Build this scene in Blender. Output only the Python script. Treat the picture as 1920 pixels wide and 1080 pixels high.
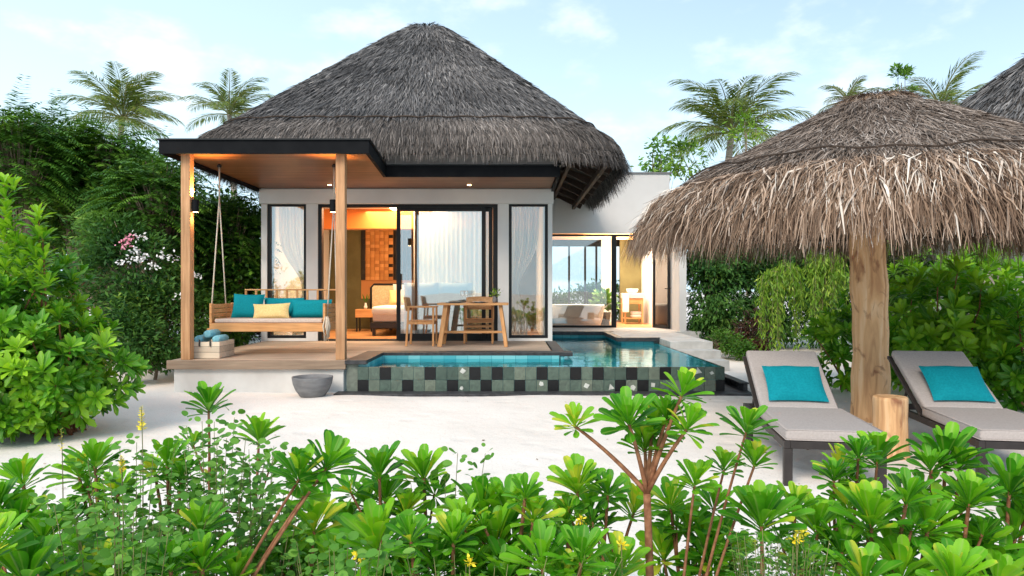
import bpy, math, random
import numpy as np
from mathutils import Vector, Matrix
R_ = math.radians
S = bpy.context.scene
C = S.collection
for _o in list(bpy.data.objects): bpy.data.objects.remove(_o)

# ---------------------------------------------------------------- camera
E = 1.43                      # eye height above the near sand
F = 1300.0                    # focal length in photo pixels
cam_d = bpy.data.cameras.new('camera'); cam = bpy.data.objects.new('camera', cam_d); C.objects.link(cam)
cam.location = (0, 0, E); cam.rotation_euler = (R_(90), 0, 0)
cam_d.sensor_width = 36; cam_d.lens = 36 * F / 1920; cam_d.shift_y = 5 / 1920
cam_d.clip_start = .05; cam_d.clip_end = 3000
S.camera = cam
S.render.engine = 'CYCLES'
S.view_settings.view_transform = 'Standard'; S.view_settings.look = 'None'
S.view_settings.exposure = 1.08; S.view_settings.gamma = 1; S.view_settings.use_curve_mapping = False
S.cycles.max_bounces = 8; S.cycles.transparent_max_bounces = 16
S.cycles.diffuse_bounces = 4; S.cycles.glossy_bounces = 4; S.cycles.transmission_bounces = 6
S.cycles.caustics_reflective = False; S.cycles.caustics_refractive = False
S.cycles.sample_clamp_indirect = 6
S.cycles.use_denoising = True

def X(px, D): return (px - 960) / F * D
def Zp(py, D): return E + (545 - py) / F * D
def W(px, py, D): return Vector((X(px, D), D, Zp(py, D)))

# ---------------------------------------------------------------- world + sun
SUN_EL, SUN_AZ = R_(40), R_(208)      # sun stands behind the camera, a little left
w = bpy.data.worlds.new('World'); S.world = w; w.use_nodes = True
nt = w.node_tree; nt.nodes.clear()
def wn(t, **k):
    n = nt.nodes.new(t)
    for a, v in k.items(): setattr(n, a, v)
    return n
out = wn('ShaderNodeOutputWorld'); bg = wn('ShaderNodeBackground')
sky = wn('ShaderNodeTexSky', sky_type='NISHITA', sun_disc=False, sun_elevation=SUN_EL, sun_rotation=SUN_AZ)
sky.air_density = 1.0; sky.dust_density = 1.2; sky.ozone_density = 1.2; sky.altitude = 0
tc = wn('ShaderNodeTexCoord'); sep = wn('ShaderNodeSeparateXYZ')
nt.links.new(tc.outputs['Generated'], sep.inputs[0])
# soft haze towards the horizon, paler on the left
hz = wn('ShaderNodeMapRange'); hz.inputs[1].default_value = 0.0; hz.inputs[2].default_value = .42
hz.inputs[3].default_value = .86; hz.inputs[4].default_value = .36; hz.interpolation_type = 'SMOOTHSTEP'
nt.links.new(sep.outputs[2], hz.inputs[0])
lf = wn('ShaderNodeMapRange'); lf.inputs[1].default_value = -.6; lf.inputs[2].default_value = .5
lf.inputs[3].default_value = .32; lf.inputs[4].default_value = 0.0
nt.links.new(sep.outputs[0], lf.inputs[0])
ad = wn('ShaderNodeMath', operation='ADD', use_clamp=True)
nt.links.new(hz.outputs[0], ad.inputs[0]); nt.links.new(lf.outputs[0], ad.inputs[1])
mx = wn('ShaderNodeMixRGB'); mx.inputs[2].default_value = (5.6, 7.4, 8.5, 1)
nt.links.new(ad.outputs[0], mx.inputs[0]); nt.links.new(sky.outputs[0], mx.inputs[1])
# thin clouds
mp = wn('ShaderNodeMapping'); mp.inputs['Scale'].default_value = (4.2, 4.2, 8.5); mp.inputs['Location'].default_value = (.35, 0, .1)
nz = wn('ShaderNodeTexNoise'); nz.inputs['Scale'].default_value = 1.7; nz.inputs['Detail'].default_value = 7; nz.inputs['Roughness'].default_value = .55
nt.links.new(tc.outputs['Generated'], mp.inputs[0]); nt.links.new(mp.outputs[0], nz.inputs['Vector'])
cr = wn('ShaderNodeMapRange'); cr.inputs[1].default_value = .50; cr.inputs[2].default_value = .72; cr.inputs[4].default_value = .34
cr.interpolation_type = 'SMOOTHSTEP'
nt.links.new(nz.outputs[0], cr.inputs[0])
mx2 = wn('ShaderNodeMixRGB'); mx2.inputs[2].default_value = (9.2, 9.1, 9.3, 1)
nt.links.new(cr.outputs[0], mx2.inputs[0]); nt.links.new(mx.outputs[0], mx2.inputs[1])
bg.inputs[1].default_value = .084
nt.links.new(mx2.outputs[0], bg.inputs[0]); nt.links.new(bg.outputs[0], out.inputs[0])

sl = bpy.data.lights.new('sun', 'SUN'); sl.energy = 1.4; sl.angle = R_(26); sl.color = (1, .88, .74)
so = bpy.data.objects.new('sun', sl); C.objects.link(so)
_d = Vector((math.cos(SUN_EL) * math.sin(SUN_AZ), math.cos(SUN_EL) * math.cos(SUN_AZ), math.sin(SUN_EL)))
so.rotation_euler = _d.to_track_quat('Z', 'Y').to_euler(); so.location = (-5, -8, 12)

# ---------------------------------------------------------------- materials
def new_mat(name):
    m = bpy.data.materials.new(name); m.use_nodes = True
    return m, m.node_tree, m.node_tree.nodes['Principled BSDF']
def N(t, kind, **k):
    n = t.nodes.new(kind)
    for a, v in k.items():
        if a.startswith('i_'):
            key = a[2:]; key = int(key) if key.isdigit() else key
            n.inputs[key].default_value = v
        else: setattr(n, a, v)
    return n
def rgba(c): return (c[0], c[1], c[2], 1)
def ramp(t, stops):
    r = t.nodes.new('ShaderNodeValToRGB'); el = r.color_ramp.elements
    while len(el) > 1: el.remove(el[-1])
    el[0].position = stops[0][0]; el[0].color = rgba(stops[0][1])
    for p, c in stops[1:]:
        e = el.new(p); e.color = rgba(c)
    return r
def coords(t, scale=(1, 1, 1)):
    tc = N(t, 'ShaderNodeTexCoord'); mp = N(t, 'ShaderNodeMapping'); mp.inputs['Scale'].default_value = scale
    t.links.new(tc.outputs['Object'], mp.inputs[0]); return mp.outputs[0]
def noise_mat(name, c1, c2, scale=8, stretch=(1, 1, 1), rough=.7, bump=.0, spec=.3, detail=6, lo=.35, hi=.65, bscale=None, dist=.01):
    m, t, b = new_mat(name)
    v = coords(t, stretch)
    n = N(t, 'ShaderNodeTexNoise', i_Scale=scale, i_Detail=detail); t.links.new(v, n.inputs['Vector'])
    r = ramp(t, [(lo, c1), (hi, c2)]); t.links.new(n.outputs[0], r.inputs[0])
    t.links.new(r.outputs[0], b.inputs['Base Color'])
    b.inputs['Roughness'].default_value = rough; b.inputs['Specular IOR Level'].default_value = spec
    if bump:
        n2 = N(t, 'ShaderNodeTexNoise', i_Scale=bscale or scale * 3, i_Detail=6); t.links.new(v, n2.inputs['Vector'])
        bp = N(t, 'ShaderNodeBump', i_Strength=bump, i_Distance=dist); t.links.new(n2.outputs[0], bp.inputs['Height'])
        t.links.new(bp.outputs[0], b.inputs['Normal'])
    return m
def wood_mat(name, c1, c2, axis=0, rough=.55, scale=9, plank=None, spec=.35, cdark=None):
    """grain along an axis; plank=(axis, width) adds board joints"""
    m, t, b = new_mat(name)
    st = [14, 14, 14]; st[axis] = .9
    v = coords(t, tuple(st))
    n = N(t, 'ShaderNodeTexNoise', i_Scale=scale / 4, i_Detail=8, i_Distortion=.6); t.links.new(v, n.inputs['Vector'])
    r = ramp(t, [(.3, c1), (.7, c2)]); t.links.new(n.outputs[0], r.inputs[0])
    col = r.outputs[0]
    v2 = coords(t, (1, 1, 1)); n2 = N(t, 'ShaderNodeTexNoise', i_Scale=1.7, i_Detail=3); t.links.new(v2, n2.inputs['Vector'])
    mul = N(t, 'ShaderNodeMixRGB', blend_type='MULTIPLY', i_0=.6)
    r2 = ramp(t, [(.3, (.62, .6, .58)), (.65, (1.12, 1.1, 1.08))]); t.links.new(n2.outputs[0], r2.inputs[0])
    t.links.new(col, mul.inputs[1]); t.links.new(r2.outputs[0], mul.inputs[2]); col = mul.outputs[0]
    if plank:
        ax, wd = plank
        tc = N(t, 'ShaderNodeTexCoord'); sp = N(t, 'ShaderNodeSeparateXYZ'); t.links.new(tc.outputs['Object'], sp.inputs[0])
        dv = N(t, 'ShaderNodeMath', operation='DIVIDE'); dv.inputs[1].default_value = wd; t.links.new(sp.outputs[ax], dv.inputs[0])
        fl = N(t, 'ShaderNodeMath', operation='FLOOR'); t.links.new(dv.outputs[0], fl.inputs[0])
        wn_ = N(t, 'ShaderNodeTexWhiteNoise', noise_dimensions='1D'); t.links.new(fl.outputs[0], wn_.inputs['W'])
        rv = ramp(t, [(0, (.78, .76, .74)), (1, (1.15, 1.13, 1.1))]); t.links.new(wn_.outputs[0], rv.inputs[0])
        m3 = N(t, 'ShaderNodeMixRGB', blend_type='MULTIPLY', i_0=1.0); t.links.new(col, m3.inputs[1]); t.links.new(rv.outputs[0], m3.inputs[2])
        fr = N(t, 'ShaderNodeMath', operation='FRACT'); t.links.new(dv.outputs[0], fr.inputs[0])
        lt = N(t, 'ShaderNodeMath', operation='LESS_THAN'); lt.inputs[1].default_value = .05; t.links.new(fr.outputs[0], lt.inputs[0])
        m4 = N(t, 'ShaderNodeMixRGB'); m4.inputs[2].default_value = rgba([c * .25 for c in c1]); t.links.new(lt.outputs[0], m4.inputs[0]); t.links.new(m3.outputs[0], m4.inputs[1])
        col = m4.outputs[0]
    t.links.new(col, b.inputs['Base Color'])
    bp = N(t, 'ShaderNodeBump', i_Strength=.25, i_Distance=.004); t.links.new(n.outputs[0], bp.inputs['Height']); t.links.new(bp.outputs[0], b.inputs['Normal'])
    b.inputs['Roughness'].default_value = rough; b.inputs['Specular IOR Level'].default_value = spec
    return m
def tint_mat(name, stops, rough=.6, spec=.25, trans=0.0, tcol=None, noise=0, veins=False):
    """colour picked per leaf/strand from the 'tint' attribute"""
    m, t, b = new_mat(name)
    a = N(t, 'ShaderNodeAttribute', attribute_name='tint')
    src = a.outputs['Fac']
    if noise:
        v = coords(t); n = N(t, 'ShaderNodeTexNoise', i_Scale=noise, i_Detail=3); t.links.new(v, n.inputs['Vector'])
        mm = N(t, 'ShaderNodeMapRange', i_1=.3, i_2=.7, i_3=-.22, i_4=.22); t.links.new(n.outputs[0], mm.inputs[0])
        adn = N(t, 'ShaderNodeMath', operation='ADD', use_clamp=True); t.links.new(src, adn.inputs[0]); t.links.new(mm.outputs[0], adn.inputs[1]); src = adn.outputs[0]
    r = ramp(t, stops); t.links.new(src, r.inputs[0])
    col = r.outputs[0]
    if veins:
        a2 = N(t, 'ShaderNodeAttribute', attribute_name='rib')
        pw = N(t, 'ShaderNodeMapRange', i_1=.0, i_2=.22, i_3=.55, i_4=0.0); t.links.new(a2.outputs['Fac'], pw.inputs[0])
        mv = N(t, 'ShaderNodeMixRGB'); mv.inputs[2].default_value = (.30, .46, .10, 1)
        t.links.new(pw.outputs[0], mv.inputs[0]); t.links.new(col, mv.inputs[1]); col = mv.outputs[0]
    t.links.new(col, b.inputs['Base Color'])
    b.inputs['Roughness'].default_value = rough; b.inputs['Specular IOR Level'].default_value = spec
    if trans:
        tr = N(t, 'ShaderNodeBsdfTranslucent'); g = N(t, 'ShaderNodeMixRGB', blend_type='MULTIPLY', i_0=1.0)
        g.inputs[2].default_value = rgba(tcol or (1.5, 1.35, .5)); t.links.new(col, g.inputs[1]); t.links.new(g.outputs[0], tr.inputs[0])
        mxs = N(t, 'ShaderNodeMixShader', i_0=trans); t.links.new(b.outputs[0], mxs.inputs[1]); t.links.new(tr.outputs[0], mxs.inputs[2])
        t.links.new(mxs.outputs[0], t.nodes['Material Output'].inputs[0])
    return m
def glow_mat(name, c, s):
    m, t, b = new_mat(name); b.inputs['Base Color'].default_value = rgba(c)
    b.inputs['Emission Color'].default_value = rgba(c); b.inputs['Emission Strength'].default_value = s; return m
def glass_mat(name, base=.12, tint=(.93, .97, .96), top=1.0):
    m, t, b = new_mat(name); t.nodes.remove(b)
    fr = N(t, 'ShaderNodeFresnel', i_IOR=1.5)
    mr = N(t, 'ShaderNodeMapRange', i_1=0.0, i_2=1.0, i_3=base, i_4=top); t.links.new(fr.outputs[0], mr.inputs[0])
    tr = N(t, 'ShaderNodeBsdfTransparent'); tr.inputs[0].default_value = rgba(tint)
    gl = N(t, 'ShaderNodeBsdfGlossy', i_Roughness=.015); gl.inputs[0].default_value = (1, 1, 1, 1)
    v = coords(t); n = N(t, 'ShaderNodeTexNoise', i_Scale=.9, i_Detail=1); t.links.new(v, n.inputs['Vector'])
    bp = N(t, 'ShaderNodeBump', i_Strength=.05, i_Distance=.05); t.links.new(n.outputs[0], bp.inputs['Height']); t.links.new(bp.outputs[0], gl.inputs['Normal'])
    mxs = N(t, 'ShaderNodeMixShader'); t.links.new(mr.outputs[0], mxs.inputs[0]); t.links.new(tr.outputs[0], mxs.inputs[1]); t.links.new(gl.outputs[0], mxs.inputs[2])
    t.links.new(mxs.outputs[0], t.nodes['Material Output'].inputs[0]); return m

M = {}
M['plaster'] = noise_mat('plaster', (.72, .70, .675), (.82, .805, .78), 1.3, rough=.85, bump=.12, bscale=40, dist=.004)
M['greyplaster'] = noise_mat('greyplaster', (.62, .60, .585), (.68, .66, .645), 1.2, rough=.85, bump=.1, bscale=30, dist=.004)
M['plinth'] = noise_mat('plinth', (.55, .52, .49), (.76, .74, .71), 1.3, rough=.9, bump=.2, bscale=18, dist=.01)
M['charcoal'] = noise_mat('charcoal', (.004, .0045, .006), (.007, .0075, .009), 5, rough=.7, spec=.12)
M['frame'] = noise_mat('frame', (.008, .009, .010), (.013, .014, .015), 6, rough=.45, spec=.3)
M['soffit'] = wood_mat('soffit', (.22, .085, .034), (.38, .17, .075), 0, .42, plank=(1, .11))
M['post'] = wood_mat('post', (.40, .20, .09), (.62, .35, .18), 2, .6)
M['deck'] = wood_mat('deck', (.40, .32, .25), (.58, .48, .39), 0, .7, plank=(1, .10))
M['deckedge'] = wood_mat('deckedge', (.24, .165, .115), (.38, .28, .20), 0, .7)
M['teak'] = wood_mat('teak', (.50, .23, .08), (.74, .40, .17), 0, .5)
M['teakv'] = wood_mat('teakv', (.50, .23, .08), (.74, .40, .17), 2, .5)
M['floorwood'] = wood_mat('floorwood', (.42, .20, .08), (.60, .32, .14), 0, .35, plank=(1, .12))
M['olive'] = noise_mat('olive', (.115, .10, .042), (.15, .132, .058), 3, rough=.9)
M['ceil'] = noise_mat('ceil', (.55, .52, .47), (.6, .57, .52), 3, rough=.9)
M['cane'] = noise_mat('cane', (.52, .42, .25), (.66, .55, .36), 30, rough=.7, bump=.3)
M['linen'] = noise_mat('linen', (.72, .70, .67), (.80, .78, .75), 4, rough=.9, bump=.15, bscale=14)
M['curtain'] = None
M['teal'] = noise_mat('teal', (.0, .20, .25), (.002, .25, .30), 60, rough=.85, bump=.2, bscale=220, dist=.002, spec=.2)
M['yellow'] = noise_mat('yellow', (.68, .50, .20), (.80, .62, .29), 60, rough=.9, bump=.25, bscale=220, dist=.002)
M['taupe'] = noise_mat('taupe', (.38, .335, .315), (.44, .39, .37), 70, rough=.9, bump=.25, bscale=260, dist=.002, spec=.2)
M['seatpad'] = noise_mat('seatpad', (.52, .43, .37), (.60, .51, .45), 50, rough=.9, bump=.2, bscale=200, dist=.002)
M['darkmetal'] = noise_mat('darkmetal', (.022, .017, .016), (.034, .027, .025), 9, rough=.5, spec=.4)
M['concrete'] = noise_mat('concrete', (.15, .15, .155), (.22, .22, .225), 6, stretch=(1, 1, 3), rough=.75, bump=.3, bscale=30, dist=.006)
M['pale_stone'] = noise_mat('pale_stone', (.44, .43, .41), (.56, .55, .53), 5, rough=.8, bump=.25, bscale=40, dist=.004)
M['lava'] = noise_mat('lava', (.028, .028, .030), (.06, .06, .064), 14, rough=.55, bump=.35, bscale=60, dist=.004)
M['basin'] = None
M['rope'] = noise_mat('rope', (.50, .44, .36), (.66, .60, .50), 60, rough=.9)
M['whitewash'] = wood_mat('whitewash', (.62, .53, .42), (.78, .70, .58), 0, .8, plank=(2, .085))
M['towel'] = noise_mat('towel', (.16, .42, .52), (.24, .54, .64), 50, rough=.95, bump=.5, bscale=180, dist=.004)
M['bark'] = noise_mat('bark', (.18, .13, .09), (.34, .26, .19), 10, stretch=(1, 1, .3), rough=.9, bump=.6, dist=.02)
M['palmbark'] = noise_mat('palmbark', (.20, .17, .14), (.36, .32, .27), 5, stretch=(1, 1, 5), rough=.9, bump=.6, dist=.02)
M['twig'] = noise_mat('twig', (.17, .065, .03), (.33, .15, .075), 40, rough=.75, bump=.5, bscale=120, dist=.004)
M['gstem'] = noise_mat('gstem', (.12, .14, .045), (.22, .2, .08), 40, rough=.75)
M['soil'] = noise_mat('soil', (.05, .04, .03), (.10, .08, .06), 8, rough=.95)
M['ceramic'] = noise_mat('ceramic', (.74, .72, .69), (.80, .78, .75), 3, rough=.3, spec=.5)
M['leather'] = noise_mat('leather', (.42, .22, .10), (.55, .31, .15), 30, rough=.6, bump=.2)
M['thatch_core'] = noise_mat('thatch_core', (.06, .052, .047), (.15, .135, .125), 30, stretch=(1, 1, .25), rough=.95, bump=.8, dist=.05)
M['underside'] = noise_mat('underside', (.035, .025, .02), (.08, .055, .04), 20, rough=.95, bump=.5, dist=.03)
M['rafter'] = wood_mat('rafter', (.03, .017, .012), (.06, .034, .022), 1, .7)
M['glass'] = glass_mat('glass', .19)
M['glass_clear'] = glass_mat('glass_clear', .11)
M['tableglass'] = glass_mat('tableglass', .06, (.98, .985, .985), .30)
M['warm'] = glow_mat('warm', (1, .62, .28), 14)
M['cove_glow'] = glow_mat('cove_glow', (.62, .15, .02), .10)
M['mirror'] = noise_mat('mirror', (.7, .72, .72), (.75, .76, .76), 3, rough=.08, spec=1)
M['thatch'] = tint_mat('thatch', [(0, (.03, .029, .030)), (.35, (.10, .096, .097)), (.7, (.20, .188, .184)), (1, (.36, .335, .32))], rough=.85, spec=.15)
M['thatch_lip'] = tint_mat('thatch_lip', [(0, (.033, .028, .026)), (.35, (.112, .098, .090)), (.7, (.220, .190, .172)), (1, (.40, .35, .32))], rough=.85, spec=.15)
M['thatch_tan'] = tint_mat('thatch_tan', [(0, (.06, .034, .022)), (.3, (.21, .135, .090)), (.62, (.43, .30, .215)), (.85, (.58, .47, .39)), (1, (.80, .72, .63))], rough=.8, spec=.2)
M['thatch_top'] = tint_mat('thatch_top', [(0, (.06, .043, .034)), (.35, (.19, .142, .112)), (.7, (.36, .29, .245)), (1, (.56, .49, .44))], rough=.8, spec=.2)
LEAF_FRESH = [(0, (.014, .09, .004)), (.35, (.045, .24, .006)), (.65, (.13, .41, .012)), (.93, (.27, .55, .02)), (1, (.55, .60, .05))]
M['leaf'] = tint_mat('leaf', LEAF_FRESH, rough=.47, spec=.32, trans=.30, tcol=(1.7, 1.35, .6), noise=9, veins=True)
M['leaf_bush'] = tint_mat('leaf_bush', [(0, (.016, .10, .005)), (.5, (.085, .30, .010)), (1, (.30, .55, .025))], rough=.42, spec=.4, trans=.25, noise=2, veins=True)
M['leaf_round'] = tint_mat('leaf_round', [(0, (.04, .14, .018)), (.5, (.10, .27, .035)), (1, (.24, .46, .08))], rough=.6, spec=.25, trans=.25)
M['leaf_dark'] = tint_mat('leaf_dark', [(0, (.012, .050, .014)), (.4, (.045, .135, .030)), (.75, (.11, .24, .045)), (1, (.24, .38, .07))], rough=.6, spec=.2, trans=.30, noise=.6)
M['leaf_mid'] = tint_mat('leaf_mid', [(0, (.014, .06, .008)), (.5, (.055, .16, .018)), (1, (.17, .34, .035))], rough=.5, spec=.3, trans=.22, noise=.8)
M['leaf_yel'] = tint_mat('leaf_yel', [(0, (.05, .13, .012)), (.5, (.14, .28, .02)), (1, (.36, .48, .06))], rough=.5, spec=.3, trans=.25)
M['leaf_red'] = tint_mat('leaf_red', [(0, (.03, .014, .012)), (1, (.12, .05, .03))], rough=.6)
M['frond'] = tint_mat('frond', [(0, (.04, .08, .012)), (.5, (.13, .20, .03)), (1, (.42, .40, .09))], rough=.45, spec=.35, trans=.22)
M['white_petal'] = noise_mat('white_petal', (.74, .72, .72), (.84, .82, .82), 9, rough=.7)
M['pink_petal'] = noise_mat('pink_petal', (.66, .22, .32), (.78, .34, .42), 9, rough=.7)
M['yellow_petal'] = noise_mat('yellow_petal', (.78, .62, .02), (.88, .74, .05), 9, rough=.6)
def _cur():
    m, t, b = new_mat('curtain'); b.inputs['Base Color'].default_value = (.62, .62, .61, 1); b.inputs['Roughness'].default_value = .9
    tr = N(t, 'ShaderNodeBsdfTranslucent'); tr.inputs[0].default_value = (.8, .8, .79, 1); tp = N(t, 'ShaderNodeBsdfTransparent')
    a = N(t, 'ShaderNodeMixShader', i_0=.5); t.links.new(b.outputs[0], a.inputs[1]); t.links.new(tr.outputs[0], a.inputs[2])
    c = N(t, 'ShaderNodeMixShader', i_0=.18); t.links.new(a.outputs[0], c.inputs[1]); t.links.new(tp.outputs[0], c.inputs[2])
    t.links.new(c.outputs[0], t.nodes['Material Output'].inputs[0]); return m
M['curtain'] = _cur()
def _log():
    m, t, b = new_mat('log_wood')
    v = coords(t, (5, 5, .5)); n = N(t, 'ShaderNodeTexNoise', i_Scale=2.2, i_Detail=9, i_Distortion=1.2); t.links.new(v, n.inputs['Vector'])
    r = ramp(t, [(.25, (.42, .20, .085)), (.5, (.72, .43, .21)), (.75, (.84, .60, .37))]); t.links.new(n.outputs[0], r.inputs[0])
    v2 = coords(t, (3.2, 3.2, 1.7)); n2 = N(t, 'ShaderNodeTexNoise', i_Scale=1.5, i_Detail=5, i_Distortion=2.0); t.links.new(v2, n2.inputs['Vector'])
    r2 = ramp(t, [(.56, (0, 0, 0)), (.70, (1, 1, 1))]); t.links.new(n2.outputs[0], r2.inputs[0])
    mxx = N(t, 'ShaderNodeMixRGB'); mxx.inputs[2].default_value = (.27, .11, .05, 1); t.links.new(r2.outputs[0], mxx.inputs[0]); t.links.new(r.outputs[0], mxx.inputs[1])
    t.links.new(mxx.outputs[0], b.inputs['Base Color']); b.inputs['Roughness'].default_value = .7
    v3 = coords(t, (30, 30, 1.2)); n3 = N(t, 'ShaderNodeTexNoise', i_Scale=2, i_Detail=6); t.links.new(v3, n3.inputs['Vector'])
    bp = N(t, 'ShaderNodeBump', i_Strength=.6, i_Distance=.015); t.links.new(n3.outputs[0], bp.inputs['Height']); t.links.new(bp.outputs[0], b.inputs['Normal'])
    return m
M['log'] = _log()
def _sand():
    m, t, b = new_mat('sand')
    v = coords(t); n = N(t, 'ShaderNodeTexNoise', i_Scale=.8, i_Detail=8); t.links.new(v, n.inputs['Vector'])
    r = ramp(t, [(.3, (.77, .70, .64)), (.7, (.87, .805, .75))]); t.links.new(n.outputs[0], r.inputs[0])
    n5 = N(t, 'ShaderNodeTexNoise', i_Scale=60, i_Detail=2); t.links.new(v, n5.inputs['Vector'])
    r5 = ramp(t, [(.25, (.7, .68, .66)), (.42, (1, 1, 1))]); t.links.new(n5.outputs[0], r5.inputs[0])
    mu = N(t, 'ShaderNodeMixRGB', blend_type='MULTIPLY', i_0=.7); t.links.new(r.outputs[0], mu.inputs[1]); t.links.new(r5.outputs[0], mu.inputs[2])
    t.links.new(mu.outputs[0], b.inputs['Base Color'])
    b.inputs['Roughness'].default_value = .95; b.inputs['Specular IOR Level'].default_value = .1
    n2 = N(t, 'ShaderNodeTexNoise', i_Scale=3.5, i_Detail=10, i_Roughness=.62); t.links.new(v, n2.inputs['Vector'])
    vo = N(t, 'ShaderNodeTexVoronoi', i_Scale=2.6, feature='SMOOTH_F1'); t.links.new(v, vo.inputs['Vector'])
    dm = N(t, 'ShaderNodeMapRange', i_1=.08, i_2=.34, i_3=-.55, i_4=0.0); dm.interpolation_type = 'SMOOTHSTEP'; t.links.new(vo.outputs['Distance'], dm.inputs[0])
    sm = N(t, 'ShaderNodeMath', operation='ADD'); t.links.new(n2.outputs[0], sm.inputs[0]); t.links.new(dm.outputs[0], sm.inputs[1])
    bp = N(t, 'ShaderNodeBump', i_Strength=.45, i_Distance=.045); t.links.new(sm.outputs[0], bp.inputs['Height']); t.links.new(bp.outputs[0], b.inputs['Normal'])
    return m
M['sand'] = _sand()
def _tiles():
    m, t, b = new_mat('green_stone_tile')
    a = N(t, 'ShaderNodeAttribute', attribute_name='tint')
    r = ramp(t, [(0, (.010, .010, .011)), (.08, (.012, .012, .013)), (.1, (.055, .085, .070)), (.5, (.10, .14, .115)), (.85, (.16, .185, .145)), (.93, (.17, .19, .16)), (.95, (.55, .56, .52)), (1, (.6, .6, .57))])
    r.color_ramp.interpolation = 'LINEAR'
    t.links.new(a.outputs['Fac'], r.inputs[0])
    v = coords(t); n = N(t, 'ShaderNodeTexNoise', i_Scale=11, i_Detail=8, i_Distortion=1.5); t.links.new(v, n.inputs['Vector'])
    r2 = ramp(t, [(.3, (.7, .7, .7)), (.72, (1.25, 1.3, 1.25))]); t.links.new(n.outputs[0], r2.inputs[0])
    mu = N(t, 'ShaderNodeMixRGB', blend_type='MULTIPLY', i_0=.8); t.links.new(r.outputs[0], mu.inputs[1]); t.links.new(r2.outputs[0], mu.inputs[2])
    t.links.new(mu.outputs[0], b.inputs['Base Color']); b.inputs['Roughness'].default_value = .38; b.inputs['Specular IOR Level'].default_value = .3
    return m
M['tile'] = _tiles()
def _basin():
    m, t, b = new_mat('pool_tile')
    v = coords(t, (1, 1, 1))
    br = N(t, 'ShaderNodeTexBrick', i_Scale=3.3); br.offset = 0
    br.inputs['Color1'].default_value = (.07, .38, .44, 1); br.inputs['Color2'].default_value = (.24, .60, .63, 1); br.inputs['Mortar'].default_value = (.03, .28, .33, 1)
    br.inputs['Mortar Size'].default_value = .012; br.inputs['Brick Width'].default_value = .6; br.inputs['Row Height'].default_value = .6; br.inputs['Bias'].default_value = -.1
    t.links.new(v, br.inputs['Vector']); t.links.new(br.outputs[0], b.inputs['Base Color']); b.inputs['Roughness'].default_value = .4
    return m
M['basin'] = _basin()
def _water():
    m, t, b = new_mat('water'); t.nodes.remove(b)
    v = coords(t, (1, 1, 1)); n = N(t, 'ShaderNodeTexNoise', i_Scale=2.6, i_Detail=4, i_Roughness=.5); t.links.new(v, n.inputs['Vector'])
    bp = N(t, 'ShaderNodeBump', i_Strength=.22, i_Distance=.03); t.links.new(n.outputs[0], bp.inputs['Height'])
    fr = N(t, 'ShaderNodeFresnel', i_IOR=1.15); t.links.new(bp.outputs[0], fr.inputs['Normal'])
    gl = N(t, 'ShaderNodeBsdfGlossy', i_Roughness=.03); t.links.new(bp.outputs[0], gl.inputs['Normal']); gl.inputs[0].default_value = (.72, .93, 1, 1)
    rf = N(t, 'ShaderNodeBsdfTransparent'); rf.inputs[0].default_value = (.50, .94, .97, 1)
    mxs = N(t, 'ShaderNodeMixShader'); t.links.new(fr.outputs[0], mxs.inputs[0]); t.links.new(rf.outputs[0], mxs.inputs[1]); t.links.new(gl.outputs[0], mxs.inputs[2])
    t.links.new(mxs.outputs[0], t.nodes['Material Output'].inputs[0]); return m
M['water'] = _water()
def _art():
    m, t, b = new_mat('carved_wood_panel')
    a = N(t, 'ShaderNodeAttribute', attribute_name='tint')
    r = ramp(t, [(0, (.014, .010, .008)), (.2, (.02, .013, .01)), (.25, (.42, .16, .04)), (.7, (.62, .27, .07)), (1, (.75, .36, .12))]); t.links.new(a.outputs['Fac'], r.inputs[0])
    t.links.new(r.outputs[0], b.inputs['Base Color']); b.inputs['Roughness'].default_value = .5; return m
M['art'] = _art()

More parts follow.
